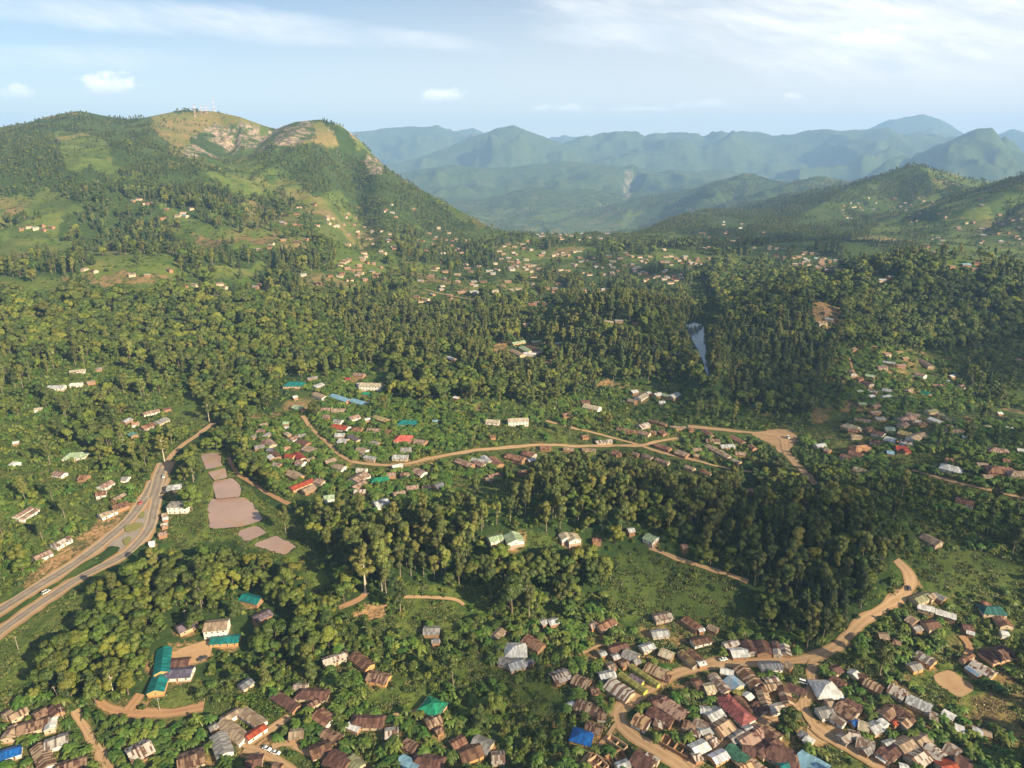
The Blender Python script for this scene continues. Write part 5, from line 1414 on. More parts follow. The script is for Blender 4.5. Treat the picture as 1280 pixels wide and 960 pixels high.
LAND = [(1034,858,'the white pyramid roof'),(728,917,'the bright blue pyramid roof'),(540,879,'the green pyramid roof'),(644,808,'the grey and white clustered roofs'),(922,884,'the pink hipped roof'),(922,940,'the long dark green roof'),(798,846,'the olive walled compound'),(775,858,'the striped whitish roof'),
 (968,868,'the courtyard block'),(1015,952,'the big pale blue roof'),(1157,820,'the peach walled house'),(1192,856,'the bare dirt square'),(1165,758,'the long white school roofs'),(1241,759,'the dark teal roof'),(302,903,'the tan courtyard building'),(172,934,'the patched roof by the sandy lane'),(10,938,'the blue roof'),
 (40,905,'the long rusty roof'),(200,840,'the long teal roof'),(282,796,'the teal roof with orange walls'),(270,778,'the white two storey house'),(358,875,'the long maroon roof'),(440,822,'the brown walled long house'),(404,893,'the red gabled house'),(376,604,'the long red roof'),(363,568,'the red roof in the terraces'),
 (448,594,'the house at the lane junction'),(504,545,'the round looking pink red roof'),(509,525,'the small teal roof'),(368,477,'the large teal hipped roof'),(436,498,'the long pale blue roofs'),(463,478,'the cream arcaded building'),(426,532,'the red roof with white walls'),(475,597,'the small green roof'),(476,626,'the zinc roofed white house'),
 (650,568,'the row of rusty roofs'),(648,522,'the white two storey block'),(740,505,'the lone cream roof'),(820,492,'the white roofed school'),(800,538,'the chain of rusty roofs'),(850,565,'the slanting lane'),(900,565,'the diagonal row of tan roofs'),(640,669,'the pale green church'),(1115,547,'the white roof in the valley village'),(1127,558,'the crimson roofs'),
 (1077,557,'the orange hipped roof'),(1190,582,'the white hipped roof by the pale lane'),(1252,583,'the broad rusty hipped roof'),(1160,490,'the green roof on the slope'),(1190,522,'the olive roofs'),(1092,487,'the stepped hillside roofs'),(1208,624,'the lone maroon roof'),(217,606,'the roadside canopy'),(223,630,'the white roadside building'),(130,608,'the cut bank houses'),
 (30,640,'the twin roofed house'),(65,684,'the terrace houses'),(93,566,'the pale green hipped roof'),(80,480,'the white school sheds'),(185,522,'the wood edge compound'),(657,435,'the hospital roofs'),(660,320,'the far ridge village'),(450,335,'the far orange terraces'),(1000,322,'the far right village'),(835,950,'the roofless walls'),(1110,940,'the crowded roofs at the frame edge'),(588,936,'the brown roof beside the sandy yard'),(1085,930,'the grey roofed row'),(330,545,'the clustered roofs under the big trees')]
ROOFC = {  # light colour, dark colour, amount of dark, kind word
 'rust': ((.34,.19,.13),(.115,.045,.032),.62,'rusty'), 'redrust': ((.36,.17,.11),(.20,.065,.042),.55,'red brown rusty'), 'zebra': ((.50,.33,.22),(.17,.075,.048),.45,'striped tan and rust'),
 'greyzebra': ((.52,.47,.42),(.18,.13,.12),.4,'grey striped'), 'whitezebra': ((.62,.55,.48),(.22,.11,.09),.4,'whitish striped'), 'orangezebra': ((.60,.34,.17),(.19,.075,.045),.5,'orange striped'),
 'tan': ((.46,.33,.235),(.34,.22,.15),.4,'tan'), 'cream': ((.60,.50,.38),(.50,.40,.28),.3,'cream'), 'maroon': ((.20,.085,.068),(.12,.048,.044),.6,'maroon'), 'maroonpatch': ((.42,.24,.19),(.13,.045,.045),.75,'patched maroon'),
 'brown': ((.23,.105,.065),(.13,.055,.038),.5,'brown'), 'darkrust': ((.20,.085,.06),(.085,.035,.03),.7,'dark rusty'), 'greyrust': ((.42,.37,.33),(.24,.13,.10),.5,'grey and rust'), 'grey': ((.38,.36,.34),(.27,.25,.24),.4,'grey'), 'greyflat': ((.40,.37,.33),(.30,.28,.25),.4,'flat grey'),
 'slate': ((.25,.27,.31),(.17,.17,.20),.5,'slate grey'), 'zinc': ((.55,.58,.60),(.38,.38,.38),.35,'pale zinc'), 'white': ((.80,.80,.79),(.68,.67,.65),.25,'white'), 'patch': ((.58,.50,.44),(.20,.085,.06),.5,'patchy rust and white'),
 'blue': ((.015,.20,.56),(.012,.16,.46),.3,'bright blue'), 'blue2': ((.16,.34,.50),(.42,.46,.50),.4,'blue patched'), 'lblue': ((.30,.56,.68),(.26,.48,.60),.3,'pale blue'), 'teal': ((.012,.235,.205),(.012,.175,.16),.35,'teal'), 'tealdark': ((.02,.17,.14),(.02,.13,.11),.4,'dark teal'),
 'tealgreen': ((.20,.42,.33),(.12,.27,.22),.4,'sea green'), 'green': ((.03,.33,.16),(.025,.25,.13),.3,'emerald green'), 'dgreen': ((.04,.18,.10),(.035,.14,.08),.3,'dark green'), 'pgreen': ((.46,.58,.36),(.36,.47,.28),.3,'pale green'), 'pgreenrust': ((.40,.46,.27),(.26,.16,.10),.4,'faded green'),
 'olivegrey': ((.36,.35,.20),(.26,.24,.14),.4,'olive'), 'olive': ((.34,.31,.07),(.25,.22,.05),.3,'olive yellow'), 'olivebrown': ((.27,.18,.07),(.16,.09,.05),.5,'olive brown'), 'red': ((.50,.09,.07),(.38,.07,.06),.3,'red'), 'crimson': ((.40,.06,.07),(.28,.05,.055),.4,'crimson'),
 'salmon': ((.58,.26,.19),(.45,.18,.13),.3,'salmon pink'), 'salmonred': ((.68,.16,.17),(.60,.13,.14),.3,'pink red'), 'pink': ((.36,.085,.10),(.29,.065,.08),.3,'dusky pink'), 'pinkbrown': ((.44,.28,.225),(.28,.15,.12),.5,'pinkish brown'), 'purple': ((.23,.17,.21),(.16,.12,.15),.4,'dull purple'),
 'purpleblue': ((.16,.16,.25),(.12,.11,.17),.4,'dark blue'), 'lilac': ((.66,.66,.74),(.58,.58,.66),.3,'lilac white'), 'mustard': ((.48,.37,.16),(.38,.28,.11),.4,'mustard'), 'orange': ((.50,.23,.11),(.38,.15,.08),.4,'orange brown'), 'tealgrey': ((.28,.42,.36),(.22,.32,.28),.4,'greyish teal'), 'ruin': ((.45,.27,.15),(.3,.17,.1),.3,'roofless'),
}
WALLC = {'cream': (.56,.45,.32), 'mud': (.36,.205,.12), 'peach': (.60,.40,.25), 'white': (.76,.73,.67), 'orange': (.66,.36,.14), 'yellow': (.46,.48,.10), 'grey': (.42,.38,.34)}
HM = {}
def house_mats():
    for k, (c0, c1, amt, _) in ROOFC.items():
        def b(t, c0=c0, c1=c1, amt=amt, k=k):
            oi = t.add('ShaderNodeObjectInfo').outputs['Random']
            tc = t.add('ShaderNodeTexCoord').outputs['Object']
            s = t.add('ShaderNodeSeparateXYZ', {0: tc})
            ix = t.math('FLOOR', t.math('MULTIPLY', s.outputs[0], 1.15))
            iy = t.math('FLOOR', t.math('MULTIPLY', s.outputs[1], .42))
            cell = t.add('ShaderNodeCombineXYZ', {0: ix, 1: iy, 2: t.math('MULTIPLY', oi, 91.0)}).outputs[0]
            wn = t.add('ShaderNodeTexWhiteNoise', {'Vector': cell}, noise_dimensions='3D').outputs['Value']
            strip = t.add('ShaderNodeCombineXYZ', {0: ix, 1: t.math('MULTIPLY', oi, 33.0), 2: 0.0}).outputs[0]
            ws = t.add('ShaderNodeTexWhiteNoise', {'Vector': strip}, noise_dimensions='3D').outputs['Value']
            nz = t.noise(t.add('ShaderNodeVectorMath', {0: tc, 1: t.add('ShaderNodeCombineXYZ', {0: t.math('MULTIPLY', oi, 50.0), 1: 0.0, 2: 0.0}).outputs[0]}, operation='ADD').outputs[0], .55, 4, .65)
            zeb = 'zebra' in k
            f = t.math('ADD', t.math('ADD', t.math('MULTIPLY', wn, .25 if zeb else .38), t.math('MULTIPLY', ws, .62 if zeb else .22)), t.math('MULTIPLY', nz, .22 if zeb else .55))
            lo = .58 - .22 * (amt - .35) - .05
            fac = t.ramp(f, [(lo, (1,) * 3), (min(.97, lo + (.07 if (zeb or 'patch' in k) else .2)), (0,) * 3)])
            col = t.mix(fac, c0, c1)
            v = t.math('MULTIPLY_ADD', wn, .45, .76)
            hs = t.add('ShaderNodeHueSaturation', {'Hue': .5, 'Saturation': 1.0, 'Value': v, 'Color': col}).outputs[0]
            fine = t.noise(tc, 3.0, 3, .6)
            hs = t.add('ShaderNodeHueSaturation', {'Hue': .512, 'Saturation': .90 if k not in ('blue', 'teal', 'green', 'red', 'crimson', 'salmonred', 'lblue') else 1.05, 'Value': .60 if k not in ('white', 'lilac', 'zinc') else .64, 'Color': hs}).outputs[0]
            hs = t.mix(t.ramp(fine, [(.55, (0,) * 3), (.75, (.35,) * 3)]), hs, (.20, .11, .075) if k not in ('white','blue','teal','green','lblue','olive') else (.30, .24, .18))
            metal = k in ('zinc', 'white', 'grey', 'lblue', 'blue', 'teal')
            return principled(t, hs, .5 if metal else .75, .4 if metal else .2)
        HM[k] = material('roof_sheet_' + k, b)
    for k, c in WALLC.items():
        def b(t, c=c):
            tc = t.add('ShaderNodeTexCoord').outputs['Object']
            n = t.noise(tc, 1.1, 4, .6)
            z = t.add('ShaderNodeSeparateXYZ', {0: tc}).outputs[2]
            col = t.mix(t.ramp(n, [(.4, (0,) * 3), (.75, (.5,) * 3)]), tuple(x * .82 for x in c), tuple(x * .5 for x in c))
            splash = t.ramp(t.math('ADD', z, t.math('MULTIPLY', n, .9)), [(.55, (.75,) * 3), (1.0, (0,) * 3)])
            col = t.mix(splash, col, (.30, .16, .085))
            return principled(t, col, .9, .15)
        HM['wall_' + k] = material('wall_' + k, b)
    HM['glass'] = material('dark_window_pane', lambda t: principled(t, (.025, .028, .032), .25, .5))
    HM['frame'] = material('window_frame_wood', lambda t: principled(t, (.50, .42, .32), .7, .2))
    HM['door'] = material('door_wood', lambda t: principled(t, (.13, .065, .035), .6, .3))
    HM['post'] = material('steel_post', lambda t: principled(t, (.55, .55, .55), .5, .4))

def box(x0, x1, y0, y1, z0, z1):
    v = [(x, y, z) for z in (z0, z1) for y in (y0, y1) for x in (x0, x1)]
    f = [(0, 2, 3, 1), (4, 5, 7, 6), (0, 1, 5, 4), (1, 3, 7, 5), (3, 2, 6, 7), (2, 0, 4, 6)]
    return v, f
def roof_gable(L, w, z, rise, oh=.45, th=.14):
    a, b = L / 2 + oh, w / 2 + oh
    e = z - rise * oh / (w / 2)
    pr = [(-b, e), (0, z + rise), (b, e), (b - .02, e - th), (0, z + rise - th), (-b + .02, e - th)]
    v = [(x, y, zz) for x in (-a, a) for y, zz in pr]
    f = [(0, 1, 7, 6), (1, 2, 8, 7), (2, 3, 9, 8), (3, 4, 10, 9), (4, 5, 11, 10), (5, 0, 6, 11), (0, 5, 4, 1), (1, 4, 3, 2), (6, 7, 10, 11), (7, 8, 9, 10)]
    return v, f
def roof_hip(rl, L, w, z, rise, oh=.5, th=.14):
    a, b = L / 2 + oh, w / 2 + oh
    e = z - rise * .12
    v = [(-a, -b, e), (a, -b, e), (a, b, e), (-a, b, e), (-rl / 2, 0, z + rise), (rl / 2, 0, z + rise)] + [(-a, -b, e - th), (a, -b, e - th), (a, b, e - th), (-a, b, e - th)]
    f = [(0, 1, 5, 4), (1, 2, 5), (2, 3, 4, 5), (3, 0, 4), (6, 9, 8, 7), (0, 6, 7, 1), (1, 7, 8, 2), (2, 8, 9, 3), (3, 9, 6, 0)]
    return v, f
def walls_gable(L, w, h, rise, base=-2.6, gable=True):
    a, b = L / 2, w / 2
    v = [(-a, -b, base), (a, -b, base), (a, b, base), (-a, b, base), (-a, -b, h), (a, -b, h), (a, b, h), (-a, b, h)]
    f = [(0, 1, 5, 4), (2, 3, 7, 6), (0, 3, 2, 1)]
    if gable:
        v += [(-a, 0, h + rise - .05), (a, 0, h + rise - .05)]
        f += [(1, 2, 6, 9, 5), (3, 0, 4, 8, 7)]
    else:
        f += [(1, 2, 6, 5), (3, 0, 4, 7)]
    return v, f
def opening(x, y, z0, z1, hw, side, axis='y'):
    """frame and pane standing just proud of a wall; side = outward sign along the axis"""
    o0, o1, o2 = (y, y + side * .07, y + side * .035)
    def bx(x0, x1, a0, a1, z0_, z1_):
        lo, hi = min(a0, a1), max(a0, a1)
        return box(x0, x1, lo, hi, z0_, z1_) if axis == 'y' else box(lo, hi, x0, x1, z0_, z1_)
    t = .12
    fr = [bx(x - hw, x + hw, o0 - side * .02, o1, z1 - t, z1), bx(x - hw, x + hw, o0 - side * .02, o1, z0, z0 + t), bx(x - hw, x - hw + t, o0 - side * .02, o1, z0 + t, z1 - t), bx(x + hw - t, x + hw, o0 - side * .02, o1, z0 + t, z1 - t)]
    pane = bx(x - hw + t, x + hw - t, o0 - side * .02, o2, z0 + t, z1 - t)
    return join(fr), pane

HLIST = []     # parsed
def parse_houses():
    for item in HOUSES.replace('\n', '|').split('|'):
        p = item.split()
        if len(p) < 6: continue
        x1, y1, x2, y2, w = map(float, p[:5])
        fl = p[6:]
        rec = dict(px=(x1, y1, x2, y2), w=w, col=p[5], fl=fl, rnd=False)
        if '+' in fl: HLIST[-1]['wings'].append(rec)
        else:
            rec['wings'] = []; HLIST.append(rec)
    rg = random.Random(5)
    for cx, cy, rx, ry, n in CLUSTERS:
        for _ in range(n):
            a = rg.uniform(0, 6.28); q = math.sqrt(rg.random())
            x, y = cx + q * rx * math.cos(a), cy + q * ry * math.sin(a)
            HLIST.append(dict(px=(x, y, x + .01, y), w=rg.uniform(5.5, 8.5), L=rg.uniform(7, 13), ang=rg.gauss(.15, .5), near=cy > 430, col=rg.choice(['redrust', 'pinkbrown', 'tan', 'rust', 'zinc', 'pinkbrown', 'redrust', 'grey', 'patch'] if cy > 430 else ['tan', 'tan', 'zinc', 'pinkbrown', 'redrust', 'zinc', 'cream', 'rust', 'tan', 'grey', 'brown', 'lblue' if rg.random() < .3 else 'greyrust']), fl=[], rnd=True, wings=[]))
YARD = []; FOOT = []
def _near_road(x, y, lim):
    for r in ROADS:
        p = r[3]
        for i in range(len(p) - 1):
            ax, ay = p[i]; bx, by = p[i + 1]
            l2 = (bx - ax) ** 2 + (by - ay) ** 2
            t = min(1, max(0, ((x - ax) * (bx - ax) + (y - ay) * (by - ay)) / l2))
            if math.hypot(x - ax - t * (bx - ax), y - ay - t * (by - ay)) < lim: return True
    return False
def place_houses():
    fixed = [q for h in HLIST if not h['rnd'] for q in [h] + h['wings']]
    kept = []; taken = []
    for q in fixed:
        x1, y1, x2, y2 = q['px']; c = cast((x1 + x2) / 2, (y1 + y2) / 2, 3.0)[0]
        taken.append((c[0], c[1], 8.0))
    for h in HLIST:
        if h['rnd']:
            x, y = h['px'][0], h['px'][1]
            if _near_road(x, y, 5 if y > 430 else 1): continue
            c = cast(x, y, 3.0)[0]; rr = (h['L'] + h['w']) * .3
            if any(abs(c[0] - a) < rr + b and abs(c[1] - d) < rr + b and math.hypot(c[0] - a, c[1] - d) < rr + b for a, d, b in taken): continue
            taken.append((c[0], c[1], rr))
        kept.append(h)
    HLIST[:] = kept
    recs = [h for h in HLIST] + [w for h in HLIST for w in h['wings']]
    for h in recs:
        h['w'] *= .88 if h['px'][1] > 700 else 1.0
        two = '2' in h['fl']
        h['h'] = 5.4 if two else (3.4 if 'c' in h['fl'] else 2.6)
        if 'n' in h['fl']: h['h'] = 2.2
        h['rise'] = 0.0 if 'n' in h['fl'] else (.35 if h['col'] == 'greyflat' else h['w'] * (.24 if 'h' in h['fl'] else .19))
        hr = h['h'] + h['rise']
        x1, y1, x2, y2 = h['px']
        c = cast([x1, x2], [y1, y2], hr)
        mid = cast([(x1 + x2) / 2], [(y1 + y2) / 2], hr)[0]
        d = c[1] - c[0]
        L = math.hypot(d[0], d[1]); ang = math.atan2(d[1], d[0])
        # a ridge is level: keep the end points' bearing but the length seen
        if h['rnd']:
            L = h['L']; ang = h['ang']
        else:
            # ends at the ridge's own level height
            zl = mid[2]
            e = [on_plane(x1, y1, zl), on_plane(x2, y2, zl)]
            dd = (e[1][0] - e[0][0], e[1][1] - e[0][1])
            L = math.hypot(*dd); ang = math.atan2(dd[1], dd[0])
            far = math.hypot(mid[0], mid[1])
            L = min(L, 34)
            if far > 620: L = min(L, 26)
        h['x'], h['y'], h['z'] = mid[0], mid[1], float(mid[2]) - hr
        h['L'] = max(L, 3.2); h['ang'] = ang
        f = float(project(mid[0], mid[1], mid[2])[2]); h['f'] = f
        h['size'] = max(h['L'], h['w']) / f
        Lt = h['L'] + (h['w'] * .8 if 'h' in h['fl'] else 0)
        h['Lt'] = Lt
        if not h['rnd']: YARD.append((h['x'], h['y'], (Lt + h['w']) * .26 + .8))
        FOOT.append((h['x'], h['y'], ang, Lt, h['w']))
        n = max(2, int(Lt / 4))
        for i in range(n + 1):
            t = (i / n - .5) * Lt
            xx, yy = h['x'] + t * math.cos(ang), h['y'] + t * math.sin(ang)
            for zz in (h['h'] * .5, hr):
                qx, qy, qf = project(xx, yy, h['z'] + zz)
                if MX0 < qx < 1690 and MY0 < qy < 1150:
                    keep_disc(float(qx), float(qy), max(1.5, h['w'] * (.42 if not h['rnd'] else .15) * F / float(qf)))

def house_label(h, count):
    pass

def build_houses(n_max=300):
    rg = random.Random(11)
    hs = sorted(HLIST, key=lambda h: -h['size'])
    single = hs[:n_max]; rest = hs[n_max:]
    # describe; a house that is itself a landmark is told apart by another one
    owner = {}
    for l in LAND:
        b = min(single, key=lambda h: math.hypot((h['px'][0] + h['px'][2]) / 2 - l[0], (h['px'][1] + h['px'][3]) / 2 - l[1]))
        if math.hypot((b['px'][0] + b['px'][2]) / 2 - l[0], (b['px'][1] + b['px'][3]) / 2 - l[1]) < 12: owner[l[2]] = id(b)
    for h in single:
        mx, my = (h['px'][0] + h['px'][2]) / 2, (h['px'][1] + h['px'][3]) / 2
        h['m'] = (mx, my)
        # the house that is the landmark itself does not name itself
        best = min((l for l in LAND if owner.get(l[2]) != id(h)), key=lambda l: math.hypot(l[0] - mx, (l[1] - my) * 1.2))
        dx, dy = mx - best[0], (my - best[1]) * 1.25
        side = ('right of' if dx > 0 else 'left of') if abs(dx) > abs(dy) else ('in front of' if dy > 0 else 'behind')
        h['d'] = math.hypot(dx, dy)
        fl = h['fl']
        shape = 'hipped' if 'h' in fl else ('courtyard' if len(h['wings']) >= 2 else ('L shaped' if h['wings'] and 0 else ''))
        word = ROOFC[h['col']][3]
        size = 'small ' if max(h['L'], h['w']) < 7.5 else ('long ' if h['Lt'] > 2.3 * h['w'] and h['Lt'] > 15 else '')
        if 'n' in fl: base = size + 'roofless brick shell of a house'
        elif 'c' in fl: base = 'open canopy on posts with pale zinc roof'
        else: base = size + word + ' roofed ' + (shape + ' ' if shape else '') + ('two storey ' if '2' in fl else '') + 'house' + (' with white walls' if 'w' in fl and size == '' and not shape else '')
        h['key'] = (base, side, best[2])
    from collections import defaultdict
    g = defaultdict(list)
    for h in single: g[h['key']].append(h)
    ordn = ['nearest', 'second', 'third', 'fourth', 'fifth', 'sixth', 'seventh', 'eighth', 'ninth', 'tenth']
    for key, l in g.items():
        l.sort(key=lambda h: h['d'])
        for i, h in enumerate(l):
            lb = key[0] + ' ' + key[1] + ' ' + key[2] + ('' if len(l) == 1 else ', ' + ordn[min(i, 9)] + (' nearest' if i else ''))
            if len(lb.split()) > 16: lb = lb.replace(' with white walls', '', 1)
            if len(lb.split()) > 16: lb = lb.replace('two storey ', '', 1)
            h['label'] = lb
    WK = ['cream', 'mud', 'peach', 'mud', 'cream', 'grey']
    def wallkey(h):
        fl = h['fl']
        return 'white' if 'w' in fl else ('orange' if 'o' in fl else ('yellow' if 'y' in fl else rg.choice(WK)))
    for n, h in enumerate(single):
        canopy = 'c' in h['fl']; ruin = 'n' in h['fl']
        name = 'canopy' if canopy else ('roofless_house' if ruin else 'house')
        root = bpy.data.objects.new(name, None); C.objects.link(root)
        root.location = (h['x'], h['y'], h['z']); root.rotation_euler = (0, 0, h['ang'])
        cat = 'canopy' if canopy else ('roofless house' if ruin else 'house')
        tag(root, h['label'], cat, 'houses with tin roofs' if not (canopy or ruin) else None)
        zoff = 0.0
        for wi, q in enumerate([h] + h['wings']):
            # wing position relative to the root
            dx, dy = q['x'] - h['x'], q['y'] - h['y']
            ca, sa = math.cos(-h['ang']), math.sin(-h['ang'])
            loc = (dx * ca - dy * sa, dx * sa + dy * ca, (q['z'] - h['z']) * (1 if wi else 1) + .03 * wi)
            rz = q['ang'] - h['ang']
            wk = wallkey(q) if wi == 0 or 'w' in q['fl'] or 'o' in q['fl'] else wk0
            if wi == 0: wk0 = wk
            detail = q['size'] * F > 9
            H_, L_, W_ = q['h'], q['Lt'], q['w']
            if canopy:
                parts = [box(x - .12, x + .12, y - .12, y + .12, -1.5, H_) for x in (-L_ / 2 + .6, 0, L_ / 2 - .6) for y in (-W_ / 2 + .6, W_ / 2 - .6)]
                for pv, pf in parts: link('post', new_mesh('post', pv, pf, [HM['post']]), root, loc, rz)
                v, f = roof_gable(L_, W_, H_, q['rise'])
                link('roof', new_mesh('roof', v, f, [HM[q['col']]]), root, loc, rz)
                continue
            if ruin:
                t = .3; ps = [box(-L_ / 2, L_ / 2, -W_ / 2, -W_ / 2 + t, -2, H_ * .9), box(-L_ / 2, L_ / 2, W_ / 2 - t, W_ / 2, -2, H_), box(-L_ / 2, -L_ / 2 + t, -W_ / 2 + t, W_ / 2 - t, -2, H_ * .95), box(L_ / 2 - t, L_ / 2, -W_ / 2 + t, W_ / 2 - t, -2, H_ * .8)]
                m = max(2, int(L_ / 3.4))
                for i in range(1, m):
                    x = -L_ / 2 + L_ * i / m
                    ps.append(box(x - t / 2, x + t / 2, -W_ / 2 + t, W_ / 2 - t, -2, H_ * rg.uniform(.6, 1.0)))
                v, f = join(ps)
                link('wall', new_mesh('brick_wall', v, f, [HM['wall_peach' if rg.random() < .5 else 'wall_mud']]), root, loc, rz)
                v, f = box(-L_ / 2 + t, L_ / 2 - t, -W_ / 2 + t, W_ / 2 - t, -2, .15)
                link('earth_floor', new_mesh('earth_floor', v, f, [HM['wall_mud']]), root, loc, rz)
                continue
            hip = 'h' in q['fl']
            v, f = walls_gable(L_, W_, H_, q['rise'], gable=not hip)
            wall = link('wall', new_mesh('wall', v, f, [HM['wall_' + wk]]), root, loc, rz)
            v, f = (roof_hip(q['L'] if q['L'] > 3.3 else .8, L_, W_, H_, q['rise']) if hip else roof_gable(L_, W_, H_, q['rise'], .45 if W_ > 5 else .25))
            link('roof', new_mesh('roof', v, f, [HM[q['col']]]), root, loc, rz)
            if detail and L_ > 4:
                # camera looks along +y: the wall with the outward normal most toward the camera gets the door
                ny = math.cos(q['ang'])     # local +y in world y
                s = -1 if ny > 0 else 1
                nwin = max(1, int(L_ / (2.9 if '2' in q['fl'] else 3.4)))
                xs = [(-L_ / 2 + L_ * (i + .5) / nwin) for i in range(nwin)]
                di = nwin // 2
                for side in (s,):
                    for i, x in enumerate(xs):
                        for fl_ in range(2 if '2' in q['fl'] else 1):
                            zb = fl_ * 2.7
                            if i == di and fl_ == 0:
                                fr, pn = opening(x, side * W_ / 2, .02, 2.05, .5, side)
                                dj = link('door', new_mesh('door', *fr, [HM['frame']]), root, loc, rz)
                                link('door_leaf', new_mesh('door_leaf', *pn, [HM['door']]), dj)
                            else:
                                fr, pn = opening(x, side * W_ / 2, zb + .85, zb + 1.95, .55, side)
                                dj = link('window', new_mesh('window', *fr, [HM['frame']]), root, loc, rz)
                                link('pane', new_mesh('pane', *pn, [HM['glass']]), dj)
                # end wall window on the end nearer the sun and camera
                se = 1 if math.sin(q['ang']) < 0 or abs(q['ang']) < .5 else -1
                if W_ > 4:
                    fr, pn = opening(0, se * L_ / 2, .85, 1.95, .5, se, 'x')
                    dj = link('window', new_mesh('window', *fr, [HM['frame']]), root, loc, rz)
                    link('pane', new_mesh('pane', *pn, [HM['glass']]), dj)
    # houses too small in the photograph: one object
    V = []; Fc = []; MI = []; mats = []; mk = {}
    def midx(k):
        if k not in mk: mk[k] = len(mats); mats.append(HM[k])
        return mk[k]
    for h in rest:
        for q in [h] + h['wings']:
            ca, sa = math.cos(q['ang']), math.sin(q['ang'])
            for (v, f), mn in ((walls_gable(q['Lt'], q['w'], q['h'], q['rise']), 'wall_white' if 'w' in q['fl'] else ('wall_mud' if (q['px'][0] * 7) % 1 < .55 else 'wall_cream')), (roof_gable(q['Lt'], q['w'], q['h'], q['rise']), q['col'])):
                n0 = len(V)
                V += [(q['x'] + x * ca - y * sa, q['y'] + x * sa + y * ca, q['z'] + z) for x, y, z in v]
                Fc += [tuple(i + n0 for i in ff) for ff in f]; MI += [midx(mn)] * len(f)
    if V:
        o = link('distant_houses', new_mesh('distant_houses', V, Fc, mats, MI))
        tag(o, 'small tin roofed houses scattered over the village edges, far slopes and ridges', None, None, 'stuff')
    print('HOUSES', len(single), len(rest), 'labels', len(set(h['label'] for h in single)))

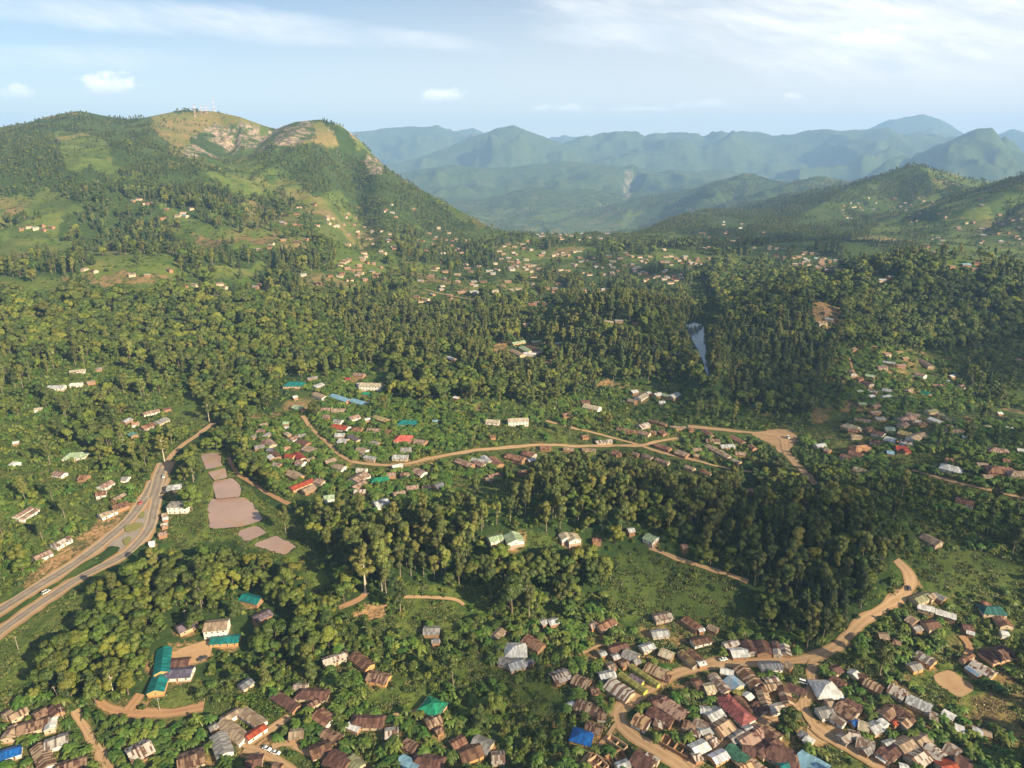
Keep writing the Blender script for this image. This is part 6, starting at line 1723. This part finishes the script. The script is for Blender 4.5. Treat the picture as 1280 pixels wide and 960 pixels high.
# ------------------------------------------------------------------ cars and masts
def make_car(rg_paint):
    pass
def paint(name, c):
    return material(name, lambda t: principled(t, c, .3, .5))
def build_cars():
    glass = HM['glass']; tyre = material('tyre_rubber', lambda t: principled(t, (.02, .02, .02), .8, .2))
    CARS = [  # picture point, heading (second picture point), paint, type, label
     ((334, 938), (346, 943), (.75, .76, .78), 'saloon', 'white and blue saloon car parked on the sandy yard, nearer the tan courtyard building'),
     ((345, 943), (356, 946), (.70, .70, .70), 'saloon', 'pale silver car parked on the sandy yard behind the first one'),
     ((904, 826), (912, 824), (.78, .78, .76), 'saloon', 'white car driving on the dirt road above the rusty village'),
     ((1004, 855), (1011, 857), (.78, .78, .78), 'van', 'white van beside the maroon roof at the village street'),
     ((254, 825), (261, 822), (.06, .06, .07), 'pickup', 'dark pickup parked on the bare yard by the teal roofed school'),
     ((117, 733), (121, 737), (.05, .05, .06), 'van', 'dark van parked where the lower tarmac road widens'),
     ((206, 617), (211, 615), (.05, .045, .05), 'saloon', 'dark car parked between the canopy and the white roadside building'),
     ((176, 630), (181, 623), (.55, .10, .08), 'saloon', 'small red car on the tarmac road above the traffic island'),
     ((205, 597), (206, 593), (.65, .65, .66), 'pickup', 'light pickup stopped beside the roadside canopy'),
     ((58, 742), (63, 739), (.60, .60, .58), 'van', 'pale minibus on the lower tarmac road beside the meadow'),
     ((985, 548), (989, 552), (.70, .70, .68), 'van', 'white minibus waiting on the wide dirt junction'),
     ((1136, 737), (1137, 741), (.10, .10, .12), 'saloon', 'dark car coming round the bend beside the long white school roofs'),
    ]
    for i, ((px, py), (qx, qy), col, typ, lab) in enumerate(CARS):
        a = cast(px, py)[0]; b = cast(qx, qy)[0]
        ang = math.atan2(b[1] - a[1], b[0] - a[0])
        root = bpy.data.objects.new({'saloon': 'car', 'van': 'van', 'pickup': 'pickup'}[typ], None); C.objects.link(root)
        root.location = (a[0], a[1], float(ground_z(a[0], a[1])) + .55); root.rotation_euler = (0, 0, ang)
        tag(root, lab, 'car' if typ == 'saloon' else typ)
        pm = paint('car_paint', col)
        def profile(pts, hw, inset=0):
            n = len(pts); V = []
            for s in (-1, 1):
                for (x, z, k) in pts: V.append((x, s * (hw - k), z))
            Fc = [tuple(range(n))[::-1] if 0 else tuple(range(n)), tuple(range(2 * n - 1, n - 1, -1))]
            Fc += [(j, j + n, (j + 1) % n + n, (j + 1) % n) for j in range(n)]
            return V, Fc
        if typ == 'saloon':
            bp = [(-2.15, .35, 0), (-2.2, .75, .03), (-2.05, .95, .06), (-1.2, 1.0, .05), (1.0, .98, .05), (2.0, .82, .08), (2.2, .6, .1), (2.15, .32, .04)]
            cb = [(-1.55, 1.0, .06), (-1.05, 1.42, .22), (.25, 1.45, .22), (.95, 1.0, .08)]
        elif typ == 'van':
            bp = [(-2.3, .35, 0), (-2.35, 1.1, .02), (1.6, 1.1, .02), (2.2, .95, .06), (2.3, .6, .08), (2.25, .35, .04)]
            cb = [(-2.3, 1.1, .03), (-2.2, 1.92, .14), (1.0, 1.95, .14), (1.65, 1.1, .05)]
        else:
            bp = [(-2.5, .45, 0), (-2.5, 1.05, .03), (-.4, 1.05, .03), (1.0, 1.05, .05), (2.2, .98, .08), (2.4, .6, .1), (2.35, .42, .04)]
            cb = [(-.55, 1.05, .05), (-.4, 1.62, .18), (.6, 1.62, .18), (1.1, 1.05, .06)]
        v, f = profile(bp, .88); link('body', new_mesh('body', v, f, [pm]), root)
        v, f = profile(cb, .86); cab = link('cabin', new_mesh('cabin', v, f, [glass]), root)
        tx = cb[1][0] + .12, cb[2][0] - .12; tz = cb[1][1]
        v, f = box(tx[0], tx[1], -.62, .62, tz + .003, tz + .06); link('roof', new_mesh('car_roof', v, f, [pm]), root)
        for x in (-1.35, 1.35):
            for s in (-1, 1):
                V = []; Fc = []
                for k in range(14):
                    an = k / 14 * 6.283
                    V += [(x + .33 * math.cos(an), s * .70, .33 + .33 * math.sin(an)), (x + .33 * math.cos(an), s * .92, .33 + .33 * math.sin(an))]
                Fc = [(2 * k, 2 * k + 1, (2 * k + 3) % 28, (2 * k + 2) % 28) for k in range(14)] + [tuple(range(0, 28, 2)), tuple(range(1, 28, 2))[::-1]]
                link('wheel', new_mesh('wheel', V, Fc, [tyre]), root)

def build_masts():
    red = material('mast_red', lambda t: principled(t, (.5, .07, .05), .6)); white = material('mast_white', lambda t: principled(t, (.75, .75, .75), .6))
    for i, (px, py, h, lab) in enumerate(((243, 137, 42, 'leftmost of the red and white lattice masts on the bald summit'), (252, 138, 30, 'shorter lattice mast second from left on the bald summit'), (258, 138, 24, 'shortest lattice mast, between two taller ones on the bald summit'), (268, 139, 40, 'rightmost of the lattice masts on the bald summit'))):
        p = at_dist(px, py, 2650)
        x, y = float(p[0]), float(p[1]); z = float(ground_z(x, y)) - 1
        root = bpy.data.objects.new('radio_mast', None); C.objects.link(root); root.location = (x, y, z)
        tag(root, lab, 'radio mast', 'radio masts on the bald summit')
        n = 6
        for s in range(n):
            z0, z1 = h * s / n, h * (s + 1) / n
            w0, w1 = 2.2 * (1 - s / n * .75), 2.2 * (1 - (s + 1) / n * .75)
            ps = []
            cs = [(-1, -1), (1, -1), (1, 1), (-1, 1)]
            for k in range(4):
                a, b = cs[k], cs[(k + 1) % 4]
                ps.append(tube([(a[0] * w0, a[1] * w0, z0), (a[0] * w1, a[1] * w1, z1)], [.14, .14], 4))
                ps.append(tube([(a[0] * w0, a[1] * w0, z0), (b[0] * w1, b[1] * w1, z1)], [.07, .07], 4))
                ps.append(tube([(a[0] * w0, a[1] * w0, z0), (b[0] * w0, b[1] * w0, z0)], [.07, .07], 4))
            v, f = join(ps)
            link('mast_section', new_mesh('mast_section', v, f, [red if s % 2 else white]), root)
        v, f = join([tube([(0, 0, h), (0, 0, h + 5)], [.15, .08], 5)]); link('antenna', new_mesh('antenna', v, f, [white]), root)

def build_poles():
    wood = material('pole_wood', lambda t: principled(t, (.32, .27, .22), .8))
    for px, py, lab in ((74, 874, 'leaning grey pole between the roofs and the rounded wood'), (23, 812, 'lone thin pole standing on the meadow below the road'), (80, 901, 'thin pole on the grass left of the sandy lane'), (200, 889, 'thin pole at the edge of the red earth drive'), (233, 778, 'tall pole beside the dull purple roof in the wood')):
        p = cast(px, py)[0]
        root = bpy.data.objects.new('utility_pole', None); C.objects.link(root); root.location = (p[0], p[1], p[2]); root.rotation_euler = (0, R(-8) if px == 74 else 0, .4)
        tag(root, lab, 'utility pole', 'thin wooden poles')
        v, f = tube([(0, 0, -1), (0, 0, 8.5)], [.17, .11], 7); link('shaft', new_mesh('shaft', v, f, [wood]), root)
        v, f = box(-.9, .9, -.06, .06, 7.7, 7.85); link('crossarm', new_mesh('crossarm', v, f, [wood]), root)
parse_houses(); place_houses()
make_light(); settings(); house_mats()
build_ground(); build_roads(); build_water()
build_houses()
build_plants()
build_shade_clouds(); build_cars(); build_masts(); build_poles()
make_haze()
